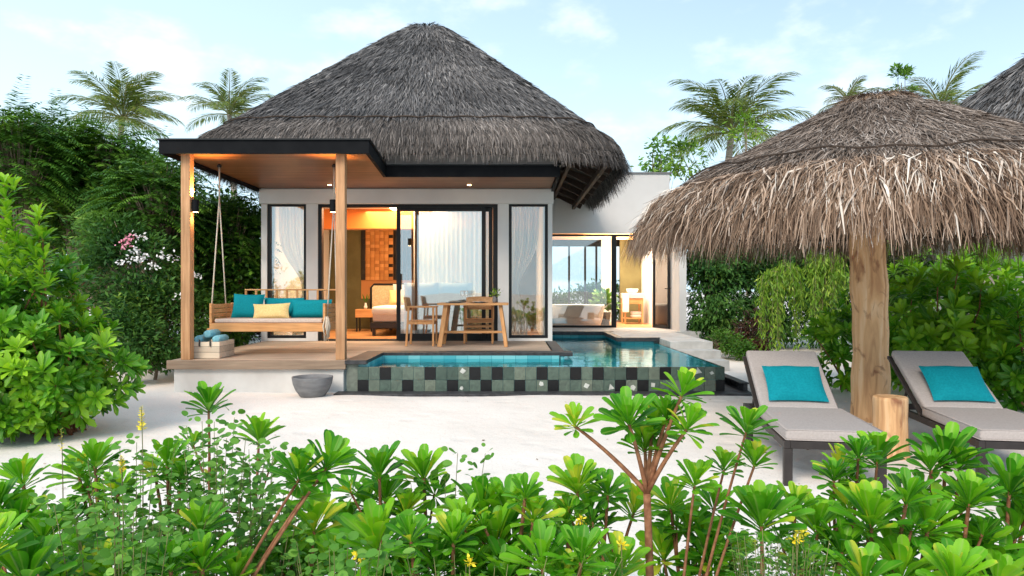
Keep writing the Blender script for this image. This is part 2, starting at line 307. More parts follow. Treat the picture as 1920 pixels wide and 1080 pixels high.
# ---------------------------------------------------------------- builders
def tag(o, label=None, cat=None, group=None, kind=None):
    if label: o['label'] = label
    if cat: o['category'] = cat
    if group: o['group'] = group
    if kind: o['kind'] = kind
    return o
def thing(name, label, cat, loc=(0, 0, 0), rotz=0, group=None):
    o = bpy.data.objects.new(name, None); C.objects.link(o); o.empty_display_size = .2
    o.location = loc; o.rotation_euler = (0, 0, rotz); return tag(o, label, cat, group)
def world_origin(o):
    v = Vector((0, 0, 0))
    while o is not None:
        v += o.location; o = o.parent
    return v
class MB:
    def __init__(s): s.v = []; s.f = []; s.t = []
    def add(s, vs, fs, t=0.5, M4=None):
        b = len(s.v)
        for p in vs:
            p = Vector(p)
            if M4 is not None: p = M4 @ p
            s.v.append(tuple(p)); s.t.append(t)
        s.f += [tuple(b + i for i in f) for f in fs]; return s
    def box(s, x0, x1, y0, y1, z0, z1, t=.5, M4=None):
        return s.add([(x0, y0, z0), (x1, y0, z0), (x1, y1, z0), (x0, y1, z0), (x0, y0, z1), (x1, y0, z1), (x1, y1, z1), (x0, y1, z1)],
                     [(0, 3, 2, 1), (4, 5, 6, 7), (0, 1, 5, 4), (1, 2, 6, 5), (2, 3, 7, 6), (3, 0, 4, 7)], t, M4)
    def bar(s, p, q, w, h, t=.5, up=(0, 0, 1)):
        p, q = Vector(p), Vector(q); d = (q - p); L = d.length; d.normalize(); u = Vector(up)
        if abs(d.dot(u)) > .98: u = Vector((0, 1, 0))
        x = d.cross(u).normalized(); z = x.cross(d).normalized()
        M4 = Matrix(((x.x, d.x, z.x, p.x), (x.y, d.y, z.y, p.y), (x.z, d.z, z.z, p.z), (0, 0, 0, 1)))
        return s.box(-w / 2, w / 2, 0, L, -h / 2, h / 2, t, M4)
    def tube(s, pts, rad, n=8, caps=True, t=.5):
        pts = [Vector(p) for p in pts]; k = len(pts)
        if not hasattr(rad, '__len__'): rad = [rad] * k
        b = len(s.v); ref = Vector((.13, .37, .92)).normalized()
        d0 = (pts[1] - pts[0]).normalized()
        if abs(d0.dot(ref)) > .95: ref = Vector((1, 0, 0))
        x = d0.cross(ref).normalized()
        for i, p in enumerate(pts):
            d = (pts[min(i + 1, k - 1)] - pts[max(i - 1, 0)]).normalized()
            x = (x - d * x.dot(d)).normalized(); y = d.cross(x)
            for j in range(n):
                a = 2 * math.pi * j / n; q = p + (x * math.cos(a) + y * math.sin(a)) * rad[i]
                s.v.append(tuple(q)); s.t.append(t)
        for i in range(k - 1):
            for j in range(n):
                s.f.append((b + i * n + j, b + i * n + (j + 1) % n, b + (i + 1) * n + (j + 1) % n, b + (i + 1) * n + j))
        if caps:
            s.f.append(tuple(b + j for j in range(n))[::-1]); s.f.append(tuple(b + (k - 1) * n + j for j in range(n)))
        return s
    def lathe(s, prof, n=32, c=(0, 0, 0), sx=1, sy=1, t=.5):
        b = len(s.v)
        for r, z in prof:
            for j in range(n):
                a = 2 * math.pi * j / n; s.v.append((c[0] + r * math.cos(a) * sx, c[1] + r * math.sin(a) * sy, c[2] + z)); s.t.append(t)
        for i in range(len(prof) - 1):
            for j in range(n): s.f.append((b + i * n + j, b + i * n + (j + 1) % n, b + (i + 1) * n + (j + 1) % n, b + (i + 1) * n + j))
        s.f.append(tuple(b + j for j in range(n))[::-1]); s.f.append(tuple(b + (len(prof) - 1) * n + j for j in range(n)))
        return s
    def cushion(s, M4, w, h, th, n=12, t=.5, pinch=.10):
        """pillow in the local XZ plane, thickness along Y"""
        b = len(s.v)
        for side in (1, -1):
            for i in range(n + 1):
                for j in range(n + 1):
                    u = i / n * 2 - 1; v = j / n * 2 - 1
                    pu = 1 - pinch * (1 - v * v) * .5 * abs(u) ** 3; pv = 1 - pinch * (1 - u * u) * .5 * abs(v) ** 3
                    f = max(0, (1 - u ** 4)) ** .55 * max(0, (1 - v ** 4)) ** .55
                    wr = .012 * math.sin(7 * u + 3 * v) * f
                    s.v.append(tuple(M4 @ Vector((u * w / 2 * pv ** 0 * (1 - pinch * (1 - abs(v) ** 2) * abs(u) ** 2 * .5), side * (th / 2 * f + wr * .4), v * h / 2 * (1 - pinch * (1 - abs(u) ** 2) * abs(v) ** 2 * .5))))); s.t.append(t)
        m = (n + 1) * (n + 1)
        for k in (0, 1):
            for i in range(n):
                for j in range(n):
                    q = [b + k * m + i * (n + 1) + j, b + k * m + (i + 1) * (n + 1) + j, b + k * m + (i + 1) * (n + 1) + j + 1, b + k * m + i * (n + 1) + j + 1]
                    s.f.append(tuple(q if k else q[::-1]))
        return s
    def build(s, name, mat, parent=None, world=False, bevel=0, smooth=False, subsurf=0, tint=False, seg=2):
        o0 = world_origin(parent) if (world and parent is not None) else Vector((0, 0, 0))
        me = bpy.data.meshes.new(name)
        me.from_pydata([(a - o0.x, b - o0.y, c - o0.z) for a, b, c in s.v], [], s.f); me.materials.append(mat)
        if tint:
            at = me.attributes.new('tint', 'FLOAT', 'POINT'); at.data.foreach_set('value', s.t)
        if smooth: me.polygons.foreach_set('use_smooth', [True] * len(me.polygons))
        me.update(); o = bpy.data.objects.new(name, me); C.objects.link(o)
        if parent is not None: o.parent = parent
        if bevel:
            md = o.modifiers.new('bevel', 'BEVEL'); md.width = bevel; md.segments = seg; md.limit_method = 'ANGLE'
        if subsurf:
            md = o.modifiers.new('sub', 'SUBSURF'); md.levels = subsurf; md.render_levels = subsurf
        return o
def np_mesh(name, V, Q, mat, parent=None, tint=None, rib=None, smooth=False, world=True):
    """V (n,3) float, Q (m,4) int: quads built fast"""
    V = np.asarray(V, dtype=np.float32)
    if world and parent is not None: V = V - np.array(world_origin(parent), dtype=np.float32)
    me = bpy.data.meshes.new(name); n = len(V); m = len(Q)
    me.vertices.add(n); me.vertices.foreach_set('co', V.ravel())
    me.loops.add(m * 4); me.loops.foreach_set('vertex_index', np.asarray(Q, dtype=np.int32).ravel())
    me.polygons.add(m); me.polygons.foreach_set('loop_start', np.arange(m, dtype=np.int32) * 4)
    me.polygons.foreach_set('loop_total', np.full(m, 4, dtype=np.int32))
    if smooth: me.polygons.foreach_set('use_smooth', np.ones(m, dtype=bool))
    for nm, arr in (('tint', tint), ('rib', rib)):
        if arr is not None:
            at = me.attributes.new(nm, 'FLOAT', 'POINT'); at.data.foreach_set('value', np.asarray(arr, dtype=np.float32))
    me.materials.append(mat); me.update(calc_edges=True)
    o = bpy.data.objects.new(name, me); C.objects.link(o)
    if parent is not None: o.parent = parent
    return o
def unit(a): return a / np.maximum(np.linalg.norm(a, axis=-1, keepdims=True), 1e-9)
def copy_tree(o, parent=None):
    c = o.copy(); C.objects.link(c); c.parent = parent
    for ch in list(o.children): copy_tree(ch, c)
    return c

# ---- thatch
def ring_pt(prof_s, prof_R, prof_z, s, th, p, c):
    Rr = np.interp(s, prof_s, prof_R); z = np.interp(s, prof_s, prof_z)
    ct, st = np.cos(th), np.sin(th); k = (np.abs(ct) ** p + np.abs(st) ** p) ** (-1 / p)
    return np.stack([c[0] + Rr * k * ct, c[1] + Rr * k * st, c[2] + z], -1)
def arc(prof):
    pr = np.array(prof, float); d = np.r_[0, np.cumsum(np.hypot(np.diff(pr[:, 0]), np.diff(pr[:, 1])))]
    return d, pr[:, 0], pr[:, 1]
def thatch_shell(name, prof, p, c, mat, parent, n=96):
    s, Rr, z = arc(prof); th = np.linspace(0, 2 * math.pi, n, endpoint=False)
    V = np.concatenate([ring_pt(s, Rr, z, np.full(n, si), th, p, c) for si in s]); Q = []
    for i in range(len(s) - 1):
        a = np.arange(n); b = (a + 1) % n
        Q.append(np.stack([i * n + a, i * n + b, (i + 1) * n + b, (i + 1) * n + a][::-1], -1))
    return np_mesh(name, V, np.concatenate(Q), mat, parent, smooth=True)
def strands(P, T, Nn, L, Wd, rng, lift=.02, droop=.15, spread=.12, flat=.5):
    n = len(P); B = unit(np.cross(T, Nn))
    d = unit(T + B * rng.normal(0, spread, (n, 1)) + Nn * (lift * 1.0 + rng.normal(0, spread * .35, (n, 1))))
    d2 = unit(d + np.array([0, 0, -1.0]) * droop * rng.uniform(.4, 1.6, (n, 1)) + rng.normal(0, spread * .5, (n, 3)))
    wv = unit(np.cross(d, Nn) + Nn * rng.normal(0, flat, (n, 1))) * (Wd / 2)[:, None]
    p0 = P + Nn * rng.uniform(0, lift, (n, 1)); p1 = p0 + d * (L * .55)[:, None]; p2 = p1 + d2 * (L * .45)[:, None]
    V = np.stack([p0 - wv, p0 + wv, p1 + wv, p1 - wv, p2 + wv * .35, p2 - wv * .35], 1).reshape(-1, 3)
    k = np.arange(n)[:, None] * 6
    Q = np.concatenate([k + np.array([0, 1, 2, 3]), k + np.array([3, 2, 4, 5])])
    return V, Q
def thatch_layer(name, prof, p, c, mat, parent, n, L, Wd, srange, rng, lift=.03, droop=.15, spread=.12, tintf=(.45, .22), keep=None, flat=.5, zclip=None):
    s, Rr, z = arc(prof); S0, S1 = srange
    ss = rng.uniform(S0, S1, n * 5); R0 = np.interp(ss, s, Rr); ok = rng.uniform(0, R0.max(), len(ss)) < R0; ss = ss[ok][:n * 2]
    th = rng.uniform(0, 2 * math.pi, len(ss)); ct, st = np.cos(th), np.sin(th)
    k = (np.abs(ct) ** p + np.abs(st) ** p) ** (-1 / p); ok = rng.uniform(0, k.max() ** 2, len(th)) < k * k
    ss, th = ss[ok], th[ok]
    if keep is not None:
        ok = keep(th, rng); ss, th = ss[ok], th[ok]
    ss, th = ss[:n], th[:n]; m = len(ss)
    P = ring_pt(s, Rr, z, ss, th, p, c); P2 = ring_pt(s, Rr, z, ss + .02, th, p, c); P3 = ring_pt(s, Rr, z, ss, th + .004, p, c)
    P2e = ring_pt(s, Rr, z, ss - .02, th, p, c); T = unit(P2 - P2e); B = unit(P3 - P); Nn = unit(np.cross(B, T)); Nn *= np.sign(np.sum(Nn * (P - np.array([c[0], c[1], P[:, 2].min() - 3])), -1, keepdims=True))
    Ls = rng.uniform(L[0], L[1], m); Ws = rng.uniform(Wd[0], Wd[1], m)
    V, Q = strands(P, T, Nn, Ls, Ws, rng, lift, droop, spread, flat)
    if zclip is not None: zclip(V)
    # patches of paler and darker stems
    pt = .12 * np.sin(P[:, 0] * 2.1 + P[:, 2] * 1.3) * np.sin(P[:, 1] * 1.7 + P[:, 2] * 2.6)
    tn = np.clip(rng.normal(tintf[0], tintf[1], m) + pt, 0, 1)
    return np_mesh(name, V, Q, mat, parent, tint=np.repeat(tn, 6))
# ---- leaves
def tmpl_spoon(aspect=.32, droop=.16, cup=.32):
    ts = [0, .2, .42, .64, .82, .94, 1.0]; ws = [.10, .20, .48, .86, 1.0, .84, .42]
    V = []; rb = []
    for t, wd in zip(ts, ws):
        for xs in (-1, -.5, 0, .5, 1):
            x = xs * wd * aspect / 2; V.append((x, t, -droop * t * t + cup * abs(x) * .9 - (.012 if xs == 0 else 0))); rb.append(abs(xs))
    Q = [(i * 5 + j, i * 5 + j + 1, (i + 1) * 5 + j + 1, (i + 1) * 5 + j) for i in range(len(ts) - 1) for j in range(4)]
    return np.array(V), np.array(Q), np.array(rb)
def tmpl_spoon_low(aspect=.36, droop=.22, cup=.35):
    ts = [0, .35, .72, 1.0]; ws = [.12, .5, 1.0, .3]
    V = []; rb = []
    for t, wd in zip(ts, ws):
        for xs in (-1, 0, 1):
            x = xs * wd * aspect / 2; V.append((x, t, -droop * t * t + cup * abs(x))); rb.append(abs(xs))
    Q = [(i * 3 + j, i * 3 + j + 1, (i + 1) * 3 + j + 1, (i + 1) * 3 + j) for i in range(len(ts) - 1) for j in range(2)]
    return np.array(V), np.array(Q), np.array(rb)
def tmpl_simple(aspect=.45, droop=.15):
    V = [(0, 0, 0), (aspect / 2, .5, -.04), (0, 1, -droop), (-aspect / 2, .5, -.04)]
    return np.array(V, float), np.array([(0, 1, 2, 3)]), np.array([0, 1., 0, 1.])
def tmpl_round(aspect=.8):
    V = [(0, 0, 0), (aspect * .36, .16, .03), (aspect * .5, .42, .05), (aspect * .47, .68, .03), (aspect * .28, .91, 0), (0, 1, -.03), (-aspect * .28, .91, 0), (-aspect * .47, .68, .03), (-aspect * .5, .42, .05), (-aspect * .36, .16, .03), (0, .5, 0)]
    return np.array(V, float), np.array([(0, 1, 2, 10), (10, 2, 3, 4), (10, 4, 5, 6), (10, 6, 7, 8), (0, 10, 8, 9)]), np.array([0, 1, 1, 1, 1, 0, 1, 1, 1, 1, 0.])
def leaves(P, Dr, Nr, L, tmpl, tint):
    V, Q, rb = tmpl; n = len(P); d = unit(Dr); z = unit(Nr - np.sum(Nr * d, -1, keepdims=True) * d); x = np.cross(d, z)
    out = P[:, None, :] + (V[None, :, 0:1] * x[:, None, :] + V[None, :, 1:2] * d[:, None, :] + V[None, :, 2:3] * z[:, None, :]) * L[:, None, None]
    QQ = (np.arange(n)[:, None, None] * len(V) + Q[None]).reshape(-1, 4)
    return out.reshape(-1, 3), QQ, np.repeat(tint, len(V)), np.tile(rb, n)
def merge(parts):
    Vs, Qs, Ts, Rs = [], [], [], []; b = 0
    for V, Q, t, r in parts:
        Vs.append(V); Qs.append(Q + b); Ts.append(t); Rs.append(r); b += len(V)
    return np.concatenate(Vs), np.concatenate(Qs), np.concatenate(Ts), np.concatenate(Rs)
def rosette(c, axis, diam, n, rng, tmpl, base_tint=.5, openn=1.0):
    ax = np.array(axis, float); ax /= np.linalg.norm(ax); a = np.cross(ax, [.31, .17, .93]); a /= np.linalg.norm(a); b = np.cross(ax, a)
    i = np.arange(n); f = (i + .5) / n; ph = i * 2.39996 + rng.uniform(0, 6)
    al = np.radians(6 + 84 * f ** .9 * openn) + rng.normal(0, .13, n)
    rad = np.cos(ph)[:, None] * a + np.sin(ph)[:, None] * b
    d = np.cos(al)[:, None] * ax + np.sin(al)[:, None] * rad
    nr = np.cos(al)[:, None] * -rad + np.sin(al)[:, None] * ax
    nr = nr + rng.normal(0, .15, (n, 3))
    L = diam * .55 * (.62 + .45 * np.sin(np.pi * np.clip(f * .8 + .12, 0, 1))) * rng.uniform(.85, 1.12, n)
    P = np.array(c)[None] - ax[None] * (diam * .16 * f)[:, None] + rad * diam * .015
    t = np.clip(base_tint + .34 * (1 - f) - .12 + rng.normal(0, .13, n), 0, 1); t[rng.uniform(0, 1, n) < .02] = 1
    return leaves(P, d, nr, L, tmpl, t)
rs = np.random.default_rng(7)
# ================================================================ SETTING
def ground_h(x, y):
    t = np.clip((y - 6.6) / 2.2, 0, 1); t = t * t * (3 - 2 * t)
    h = .04 * t + .012 * np.sin(x * 1.9 + y * .7) * np.sin(y * 1.5 - x * .4) * (np.abs(x) < 30)
    h += .006 * np.sin(x * 5.3 + 1.2 * np.sin(y * 3.1)) * np.sin(y * 4.4)
    return h
def gz(x, y): return float(ground_h(np.array(x), np.array(y)))
xs = np.unique(np.r_[np.linspace(-600, -20, 12), np.linspace(-20, -9, 18), np.linspace(-9, 9, 120), np.linspace(9, 20, 18), np.linspace(20, 600, 12)])
ys = np.unique(np.r_[np.linspace(-300, -4, 10), np.linspace(-4, 0, 10), np.linspace(0, 12, 90), np.linspace(12, 30, 25), np.linspace(30, 900, 14)])
# the sheet has a hole where the pool basin sinks below it
gx, gy = np.meshgrid(xs, ys); V = np.stack([gx, gy, ground_h(gx, gy)], -1).reshape(-1, 3); nx = len(xs)
ii, jj = np.meshgrid(np.arange(len(ys) - 1), np.arange(nx - 1), indexing='ij'); a = (ii * nx + jj).ravel()
Q = np.stack([a, a + 1, a + nx + 1, a + nx], -1)
cc = V[Q].mean(1); hole = (cc[:, 0] > -2.15) & (cc[:, 0] < 3.0) & (cc[:, 1] > 9.35) & (cc[:, 1] < 10.85)
hole |= (cc[:, 0] > .7) & (cc[:, 0] < 3.0) & (cc[:, 1] > 9.35) & (cc[:, 1] < 15.8)
tag(np_mesh('sand', V, Q[~hole], M['sand'], smooth=True), kind='structure')

DT = E - .95                # deck level
YF, YW = 9.42, 13.1         # deck front, house front wall
# deck (L round the narrow arm of the pool)
m = MB(); m.box(-4.67, -2.28, YF, 10.95, DT - .115, DT); m.box(-4.67, .62, 10.95, YW + .25, DT - .115, DT)
tag(m.build('deck', M['deck'], bevel=.006), kind='structure')
# pale stone terrace round the back of the pool
m = MB(); m.box(.79, 4.3, 15.75, 17.42, .02, E - .93); m.box(2.16, 3.68, 13.75, 15.75, .02, E - .932); m.box(2.90, 3.68, 12.7, 13.75, .02, E - .934)
tag(m.build('terrace', M['pale_stone'], bevel=.008), kind='structure')

# ================================================================ VILLA
SOF = E + 1.92
villa = thing('thatched_villa', 'white beach villa with big grey thatched roof and dark-edged canopy behind the pool', 'villa', (-2.0, YW, .04))
def part(mb, name, mat, parent=villa, **k): return mb.build(name, mat, parent, world=True, **k)
part(MB().box(-4.62, -2.3, YF + .05, YW, -.1, DT - .115), 'plinth', M['plinth'], bevel=.01)
part(MB().box(-4.69, -2.26, YF - .012, YF + .02, DT - .118, DT + .004), 'deck_edge', M['deckedge'], bevel=.004)
zt, zb = E + 1.633, DT
xl, xr = -4.74, .762
# front wall, in butting pieces round the openings
m = MB()
m.box(xl, xr, YW, YW + .18, zt + .03, SOF + .35)
m.box(xl, -4.63, YW, YW + .18, zb, zt + .03)
m.box(-3.89, -3.67, YW, YW + .18, zb, zt + .03)
m.box(-.27, -.06, YW, YW + .18, zb, zt + .03)
m.box(.68, xr, YW, YW + .18, zb, zt + .03)
m.box(-4.63, -3.89, YW, YW + .18, zb, zb + .05); m.box(-.06, .68, YW, YW + .18, zb, zb + .05)
m.box(xl, xl + .18, YW + .18, 17.5, zb - .4, SOF + .35); m.box(xr - .16, xr, YW + .18, 17.5, zb - .4, SOF + .35)
part(m, 'wall', M['plaster'])
part(MB().box(xl + .18, xr - .16, 17.3, 17.5, zb - .4, SOF + .35), 'back_wall', M['olive'])
part(MB().box(xl - .01, xr + .02, YW - .09, YW - .002, zt + .0, SOF - .01), 'lintel', M['plaster'], bevel=.006)
part(MB().box(xl + .18, xr - .16, YW + .18, 17.3, DT - .05, DT + .002), 'floor', M['floorwood'])
part(MB().box(xl + .18, xr - .16, YW + .18, 17.3, zt + .16, zt + .22), 'ceiling', M['ceil'])
# timber pelmet inside, above the doors; cove light put in as its own glow
cv = part(MB().box(xl + .2, xr - .2, 15.2, 15.3, zt - .27, zt + .155), 'pelmet', M['cove_glow'])
part(MB().box(xl + .2, xr - .2, 15.31, 15.36, zt - .29, zt + .155), 'pelmet_board', M['teak'])
# windows
def window(x0, x1, z0, z1, y, name='window', fw=.055, glass='glass_clear', depth=.09):
    m = MB(); m.box(x0, x0 + fw, y, y + depth, z0, z1); m.box(x1 - fw, x1, y, y + depth, z0, z1)
    m.box(x0 + fw, x1 - fw, y, y + depth, z1 - fw, z1); m.box(x0 + fw, x1 - fw, y, y + depth, z0, z0 + fw)
    f = part(m, name, M['frame'], bevel=.004)
    MB().box(x0 + fw, x1 - fw, y + depth * .45, y + depth * .55, z0 + fw, z1 - fw).build('pane', M[glass], f, world=False).location = (0, 0, 0)
    p = f.children[0]; o = world_origin(villa)
    for v in p.data.vertices: v.co = (v.co.x - o.x, v.co.y - o.y, v.co.z - o.z)
    return f
window(-4.63, -3.89, zb + .05, zt + .02, YW + .03, glass='glass')
window(-.06, .68, zb + .05, zt + .02, YW + .03, glass='glass_clear')
# door surround and fixed side light
m = MB(); m.box(-3.67, -.27, YW + .02, YW + .16, zt - .05, zt + .03); m.box(-3.67, -3.60, YW + .02, YW + .16, zb, zt - .05)
m.box(-.36, -.27, YW + .02, YW + .16, zb, zt - .05); m.box(-3.60, -.36, YW + .02, YW + .16, zb - .004, zb + .03)
part(m, 'door_surround', M['frame'], bevel=.004)
def sliding(x0, x1, y, glass, handle):
    fw = .075; z0, z1 = zb + .03, zt - .05
    m = MB(); m.box(x0, x0 + fw, y, y + .05, z0, z1); m.box(x1 - fw, x1, y, y + .05, z0, z1)
    m.box(x0 + fw, x1 - fw, y, y + .05, z1 - fw, z1); m.box(x0 + fw, x1 - fw, y, y + .05, z0, z0 + fw + .03)
    f = part(m, 'sliding_door', M['frame'], bevel=.004); o = world_origin(villa)
    def sub(mb, nm, mt, **k):
        mb.v = [(a - o.x, b - o.y, c - o.z) for a, b, c in mb.v]; return mb.build(nm, mt, f, **k)
    sub(MB().box(x0 + fw, x1 - fw, y + .02, y + .03, z0 + fw + .03, z1 - fw), 'pane', glass)
    if handle: sub(MB().box(x0 + .02, x0 + .10, y - .045, y - .003, DT + .97, DT + 1.27), 'handle', M['frame'], bevel=.006)
sliding(-2.19, -.50, YW + .03, M['glass'], True)
sliding(-1.85, -.37, YW + .095, M['glass_clear'], False)
# canopy: soffit boards, dark fascia, roof sheet
plan = [(-4.73, YF), (-1.99, YF), (-2.11, 11.34), (.73, 11.34), (.73, YW - .1), (-4.73, YW - .1)]
def slab(pl, z0, z1):
    n = len(pl); m = MB(); m.add([(x, y, z0) for x, y in pl] + [(x, y, z1) for x, y in pl], [tuple(range(n))[::-1], tuple(range(n, 2 * n))] + [(i, (i + 1) % n, n + (i + 1) % n, n + i) for i in range(n)]); return m
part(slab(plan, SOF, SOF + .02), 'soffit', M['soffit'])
part(slab([(-4.72, YF + .01), (-2.0, YF + .01), (-2.12, 11.35), (.72, 11.35), (.72, YW - .1), (-4.72, YW - .1)], E + 1.97, E + 2.015), 'canopy_roof', M['charcoal'])
fz0, fz1 = E + 1.855, E + 2.035
m = MB(); op = [(-4.73, YW - .12), (-4.73, YF), (-1.985, YF), (-2.105, 11.34), (.735, 11.34), (.735, YW - .12)]
def fascia(op, z0, z1, t):
    m = MB(); n = len(op); nr = []
    for i, (x, y) in enumerate(op):
        v = Vector((0, 0))
        if i > 0: d = Vector((x - op[i - 1][0], y - op[i - 1][1])).normalized(); v += Vector((d.y, -d.x))
        if i < n - 1: d2 = Vector((op[i + 1][0] - x, op[i + 1][1] - y)).normalized(); v += Vector((d2.y, -d2.x))
        if 0 < i < n - 1: v = v / (1 + d.dot(d2))
        nr.append(v * t)
    for i in range(n - 1):
        a, b = op[i], op[i + 1]; a2 = (a[0] + nr[i].x, a[1] + nr[i].y); b2 = (b[0] + nr[i + 1].x, b[1] + nr[i + 1].y)
        m.add([(a[0], a[1], z0), (b[0], b[1], z0), (b2[0], b2[1], z0), (a2[0], a2[1], z0), (a[0], a[1], z1), (b[0], b[1], z1), (b2[0], b2[1], z1), (a2[0], a2[1], z1)],
              [(0, 1, 2, 3), (4, 7, 6, 5), (0, 4, 5, 1), (2, 6, 7, 3)] + ([(0, 3, 7, 4)] if i == 0 else []) + ([(1, 5, 6, 2)] if i == n - 2 else []))
    return m
part(fascia(op, fz0, fz1, .045), 'fascia', M['charcoal'])
part(fascia([(x * 1.0, y) for x, y in [(-4.73, YW - .12), (-4.73, YF), (-1.985, YF), (-2.105, 11.34), (.735, 11.34), (.735, YW - .12)]], fz1 + .002, fz1 + .02, .07), 'fascia_cap', M['frame'])
part(MB().box(-2.1, .72, 11.56, 11.66, E + 2.017, E + 2.5), 'upstand', M['greyplaster'])
part(MB().box(.62, .72, 11.66, 13.0, E + 2.017, E + 2.5), 'upstand', M['greyplaster'])
for px in (351.3, 639.8):
    x = X(px, 9.57); part(MB().box(x - .063, x + .063, 9.51, 9.636, DT, SOF), 'post', M['post'], bevel=.006)
# side canopy beams between post heads
# main thatched roof
RC = (-1.80, 14.78, E)
ZA = 5.58
mainprof = [(.03, ZA), (.22, ZA - .03), (.42, ZA - .15), (.75, ZA - .42), (3.26, 2.86)]
lipprof = [(3.22, 2.86), (3.36, 2.76), (3.57, 2.60), (3.70, 2.42), (3.73, 2.26)]
under = [(3.73, 2.26), (3.45, 2.22), (2.9, 2.42), (2.3, 2.75)]
roof = thatch_shell('roof', mainprof + lipprof[1:], 7, RC, M['thatch_core'], villa, 160)
def sub_of(fn, parent, *a, **k):
    o = fn(*a, parent=parent, **k); return o
def front_bias(th, rng): return (np.sin(th) < .72) | (rng.uniform(0, 1, len(th)) < .15)
s_, _, _ = arc(mainprof); SM = s_[-1]
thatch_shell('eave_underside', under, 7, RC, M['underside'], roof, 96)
def clipz(V):
    q = (V[:, 0] < -2.0) & (V[:, 0] > -4.75) | (V[:, 1] > 11.36) & (V[:, 0] < .75) & (V[:, 0] > -4.75); q &= (V[:, 1] < 13.05) & (V[:, 2] < E + 2.07); V[q, 2] = E + 2.07
thatch_layer('thatch', mainprof, 7, RC, M['thatch'], roof, 60000, (.14, .30), (.008, .020), (.02, SM), rs, .05, .10, .16, (.44, .20), front_bias)
s2_, _, _ = arc(lipprof)
thatch_layer('eave_thatch', lipprof, 7, RC, M['thatch_lip'], roof, 40000, (.14, .28), (.006, .014), (0, s2_[-1]), rs, .05, .5, .14, (.46, .2), front_bias, zclip=clipz)
thatch_layer('eave_fringe', [(3.56, 2.40), (3.73, 2.28)], 7, RC, M['thatch_lip'], roof, 10000, (.10, .30), (.006, .015), (0, .2), rs, .03, 1.4, .2, (.40, .2), front_bias, zclip=clipz)
thatch_layer('side_fringe', [(3.50, 2.34), (3.72, 2.22)], 7, RC, M['thatch_lip'], roof, 9000, (.25, .52), (.006, .015), (0, .22), rs, .02, 2.2, .2, (.36, .2), lambda th, rng: np.cos(th) > .55, zclip=clipz)
# dark net seam, slightly scalloped
th = np.linspace(0, 2 * math.pi, 400, endpoint=False)
sp = [tuple(p) for p in ring_pt(np.array([0., 1.]), np.array([3.34, 3.34]), np.array([2.86, 2.86]), np.zeros(400), th, 7, RC)]
sp = [(x, y, z + .022 * abs(math.sin(i * .35))) for i, (x, y, z) in enumerate(sp)]; sp.append(sp[0])
part(MB().tube(sp, .013, 5, caps=False), 'net_seam', M['underside'], parent=roof)
# rafters seen under the right eave
m = MB()
for k in range(7):
    y = 12.1 + k * .85; m.bar((.78, y, E + 2.55), (1.72, y + .0, E + 2.08), .07, .12)
for a_, b_ in (((.72, 11.9, E + 2.5), (1.66, 11.45, E + 2.12)), ((1.55, 11.5, E + 2.10), (1.55, 18.1, E + 2.10)), ((1.05, 11.9, E + 2.34), (1.05, 17.9, E + 2.34))):
    m.bar(a_, b_, .07, .10)
part(m, 'rafter', M['rafter'])
# ---- bathroom wing
YB = 17.5
m = MB(); m.box(.763, 3.98, YB, YB + .2, Zp(437, YB), Zp(326, YB)); m.box(3.62, 3.98, YB, YB + .2, DT - .3, Zp(437, YB))
m.box(3.84, 4.0, 15.9, YB, DT - .3, E + 1.5); m.box(.763, 3.98, YB + .2, 22, Zp(437, YB) + .35, Zp(437, YB) + .45)
m.box(.763, .9, YB + .2, 22, DT - .3, Zp(437, YB) + .35); m.box(3.82, 3.98, YB + .2, 22, DT - .3, Zp(437, YB) + .35)
m.box(2.62, 3.05, 20.3, 20.4, DT, Zp(437, YB) + .35)
part(m, 'wing_wall', M['greyplaster'])
part(MB().box(3.18, 3.82, 20.45, 20.55, DT, Zp(437, YB) + .35), 'olive_wall', M['olive'])
part(MB().box(.76, 4.03, YB - .03, YB + .23, Zp(326, YB), Zp(326, YB) + .04), 'parapet_cap', M['concrete'])
part(MB().box(.9, 3.82, YB, 22, DT - .1, DT + .02), 'wing_floor', M['floorwood'])
part(MB().box(.9, 3.82, 19.4, 19.5, Zp(437, YB) - .02, Zp(437, YB) + .34), 'beam', M['teak'])
z1 = Zp(439, YB)
window(X(1028, YB) - .06, X(1151, YB), DT + .02, z1, YB + .02, 'glass_wall', .05, 'glass_clear', .08)
m = MB(); m.box(X(1151, YB) + .002, X(1151, YB) + .07, YB + .02, YB + .1, DT, z1); m.box(X(1151, YB) + .07, 3.62, YB + .02, YB + .1, z1 - .06, z1)
m.box(3.56, 3.62, YB + .02, YB + .1, DT, z1 - .06)
part(m, 'door_frame', M['frame'], bevel=.004)
# open glass door leaf
def leaf(p, q, z0, z1):
    p, q = Vector(p), Vector(q); d = (q - p).normalized(); m = MB()
    for c in (p + d * .03, q - d * .03): m.bar((c.x, c.y, z0), (c.x, c.y, z1), .05, .06)
    for z in (z0 + .04, z1 - .04): m.bar((p.x + d.x * .06, p.y + d.y * .06, z), (q.x - d.x * .06, q.y - d.y * .06, z), .05, .08)
    f = part(m, 'door_leaf', M['frame']); o = world_origin(villa)
    g = MB(); g.bar((p.x + d.x * .06, p.y + d.y * .06, (z0 + z1) / 2), (q.x - d.x * .06, q.y - d.y * .06, (z0 + z1) / 2), .012, z1 - z0 - .16); g.v = [(a - o.x, b - o.y, c - o.z) for a, b, c in g.v]
    g.build('pane', M['glass'], f)
    h = MB(); h.bar((q.x - .12, q.y - .05, DT + 1.0), (q.x + .02, q.y - .05, DT + 1.0), .02, .02); h.v = [(a - o.x, b - o.y, c - o.z) for a, b, c in h.v]; h.build('handle', M['frame'], f)
leaf((3.55, 17.4, 0), (3.80, 16.75, 0), DT + .03, z1 - .03)
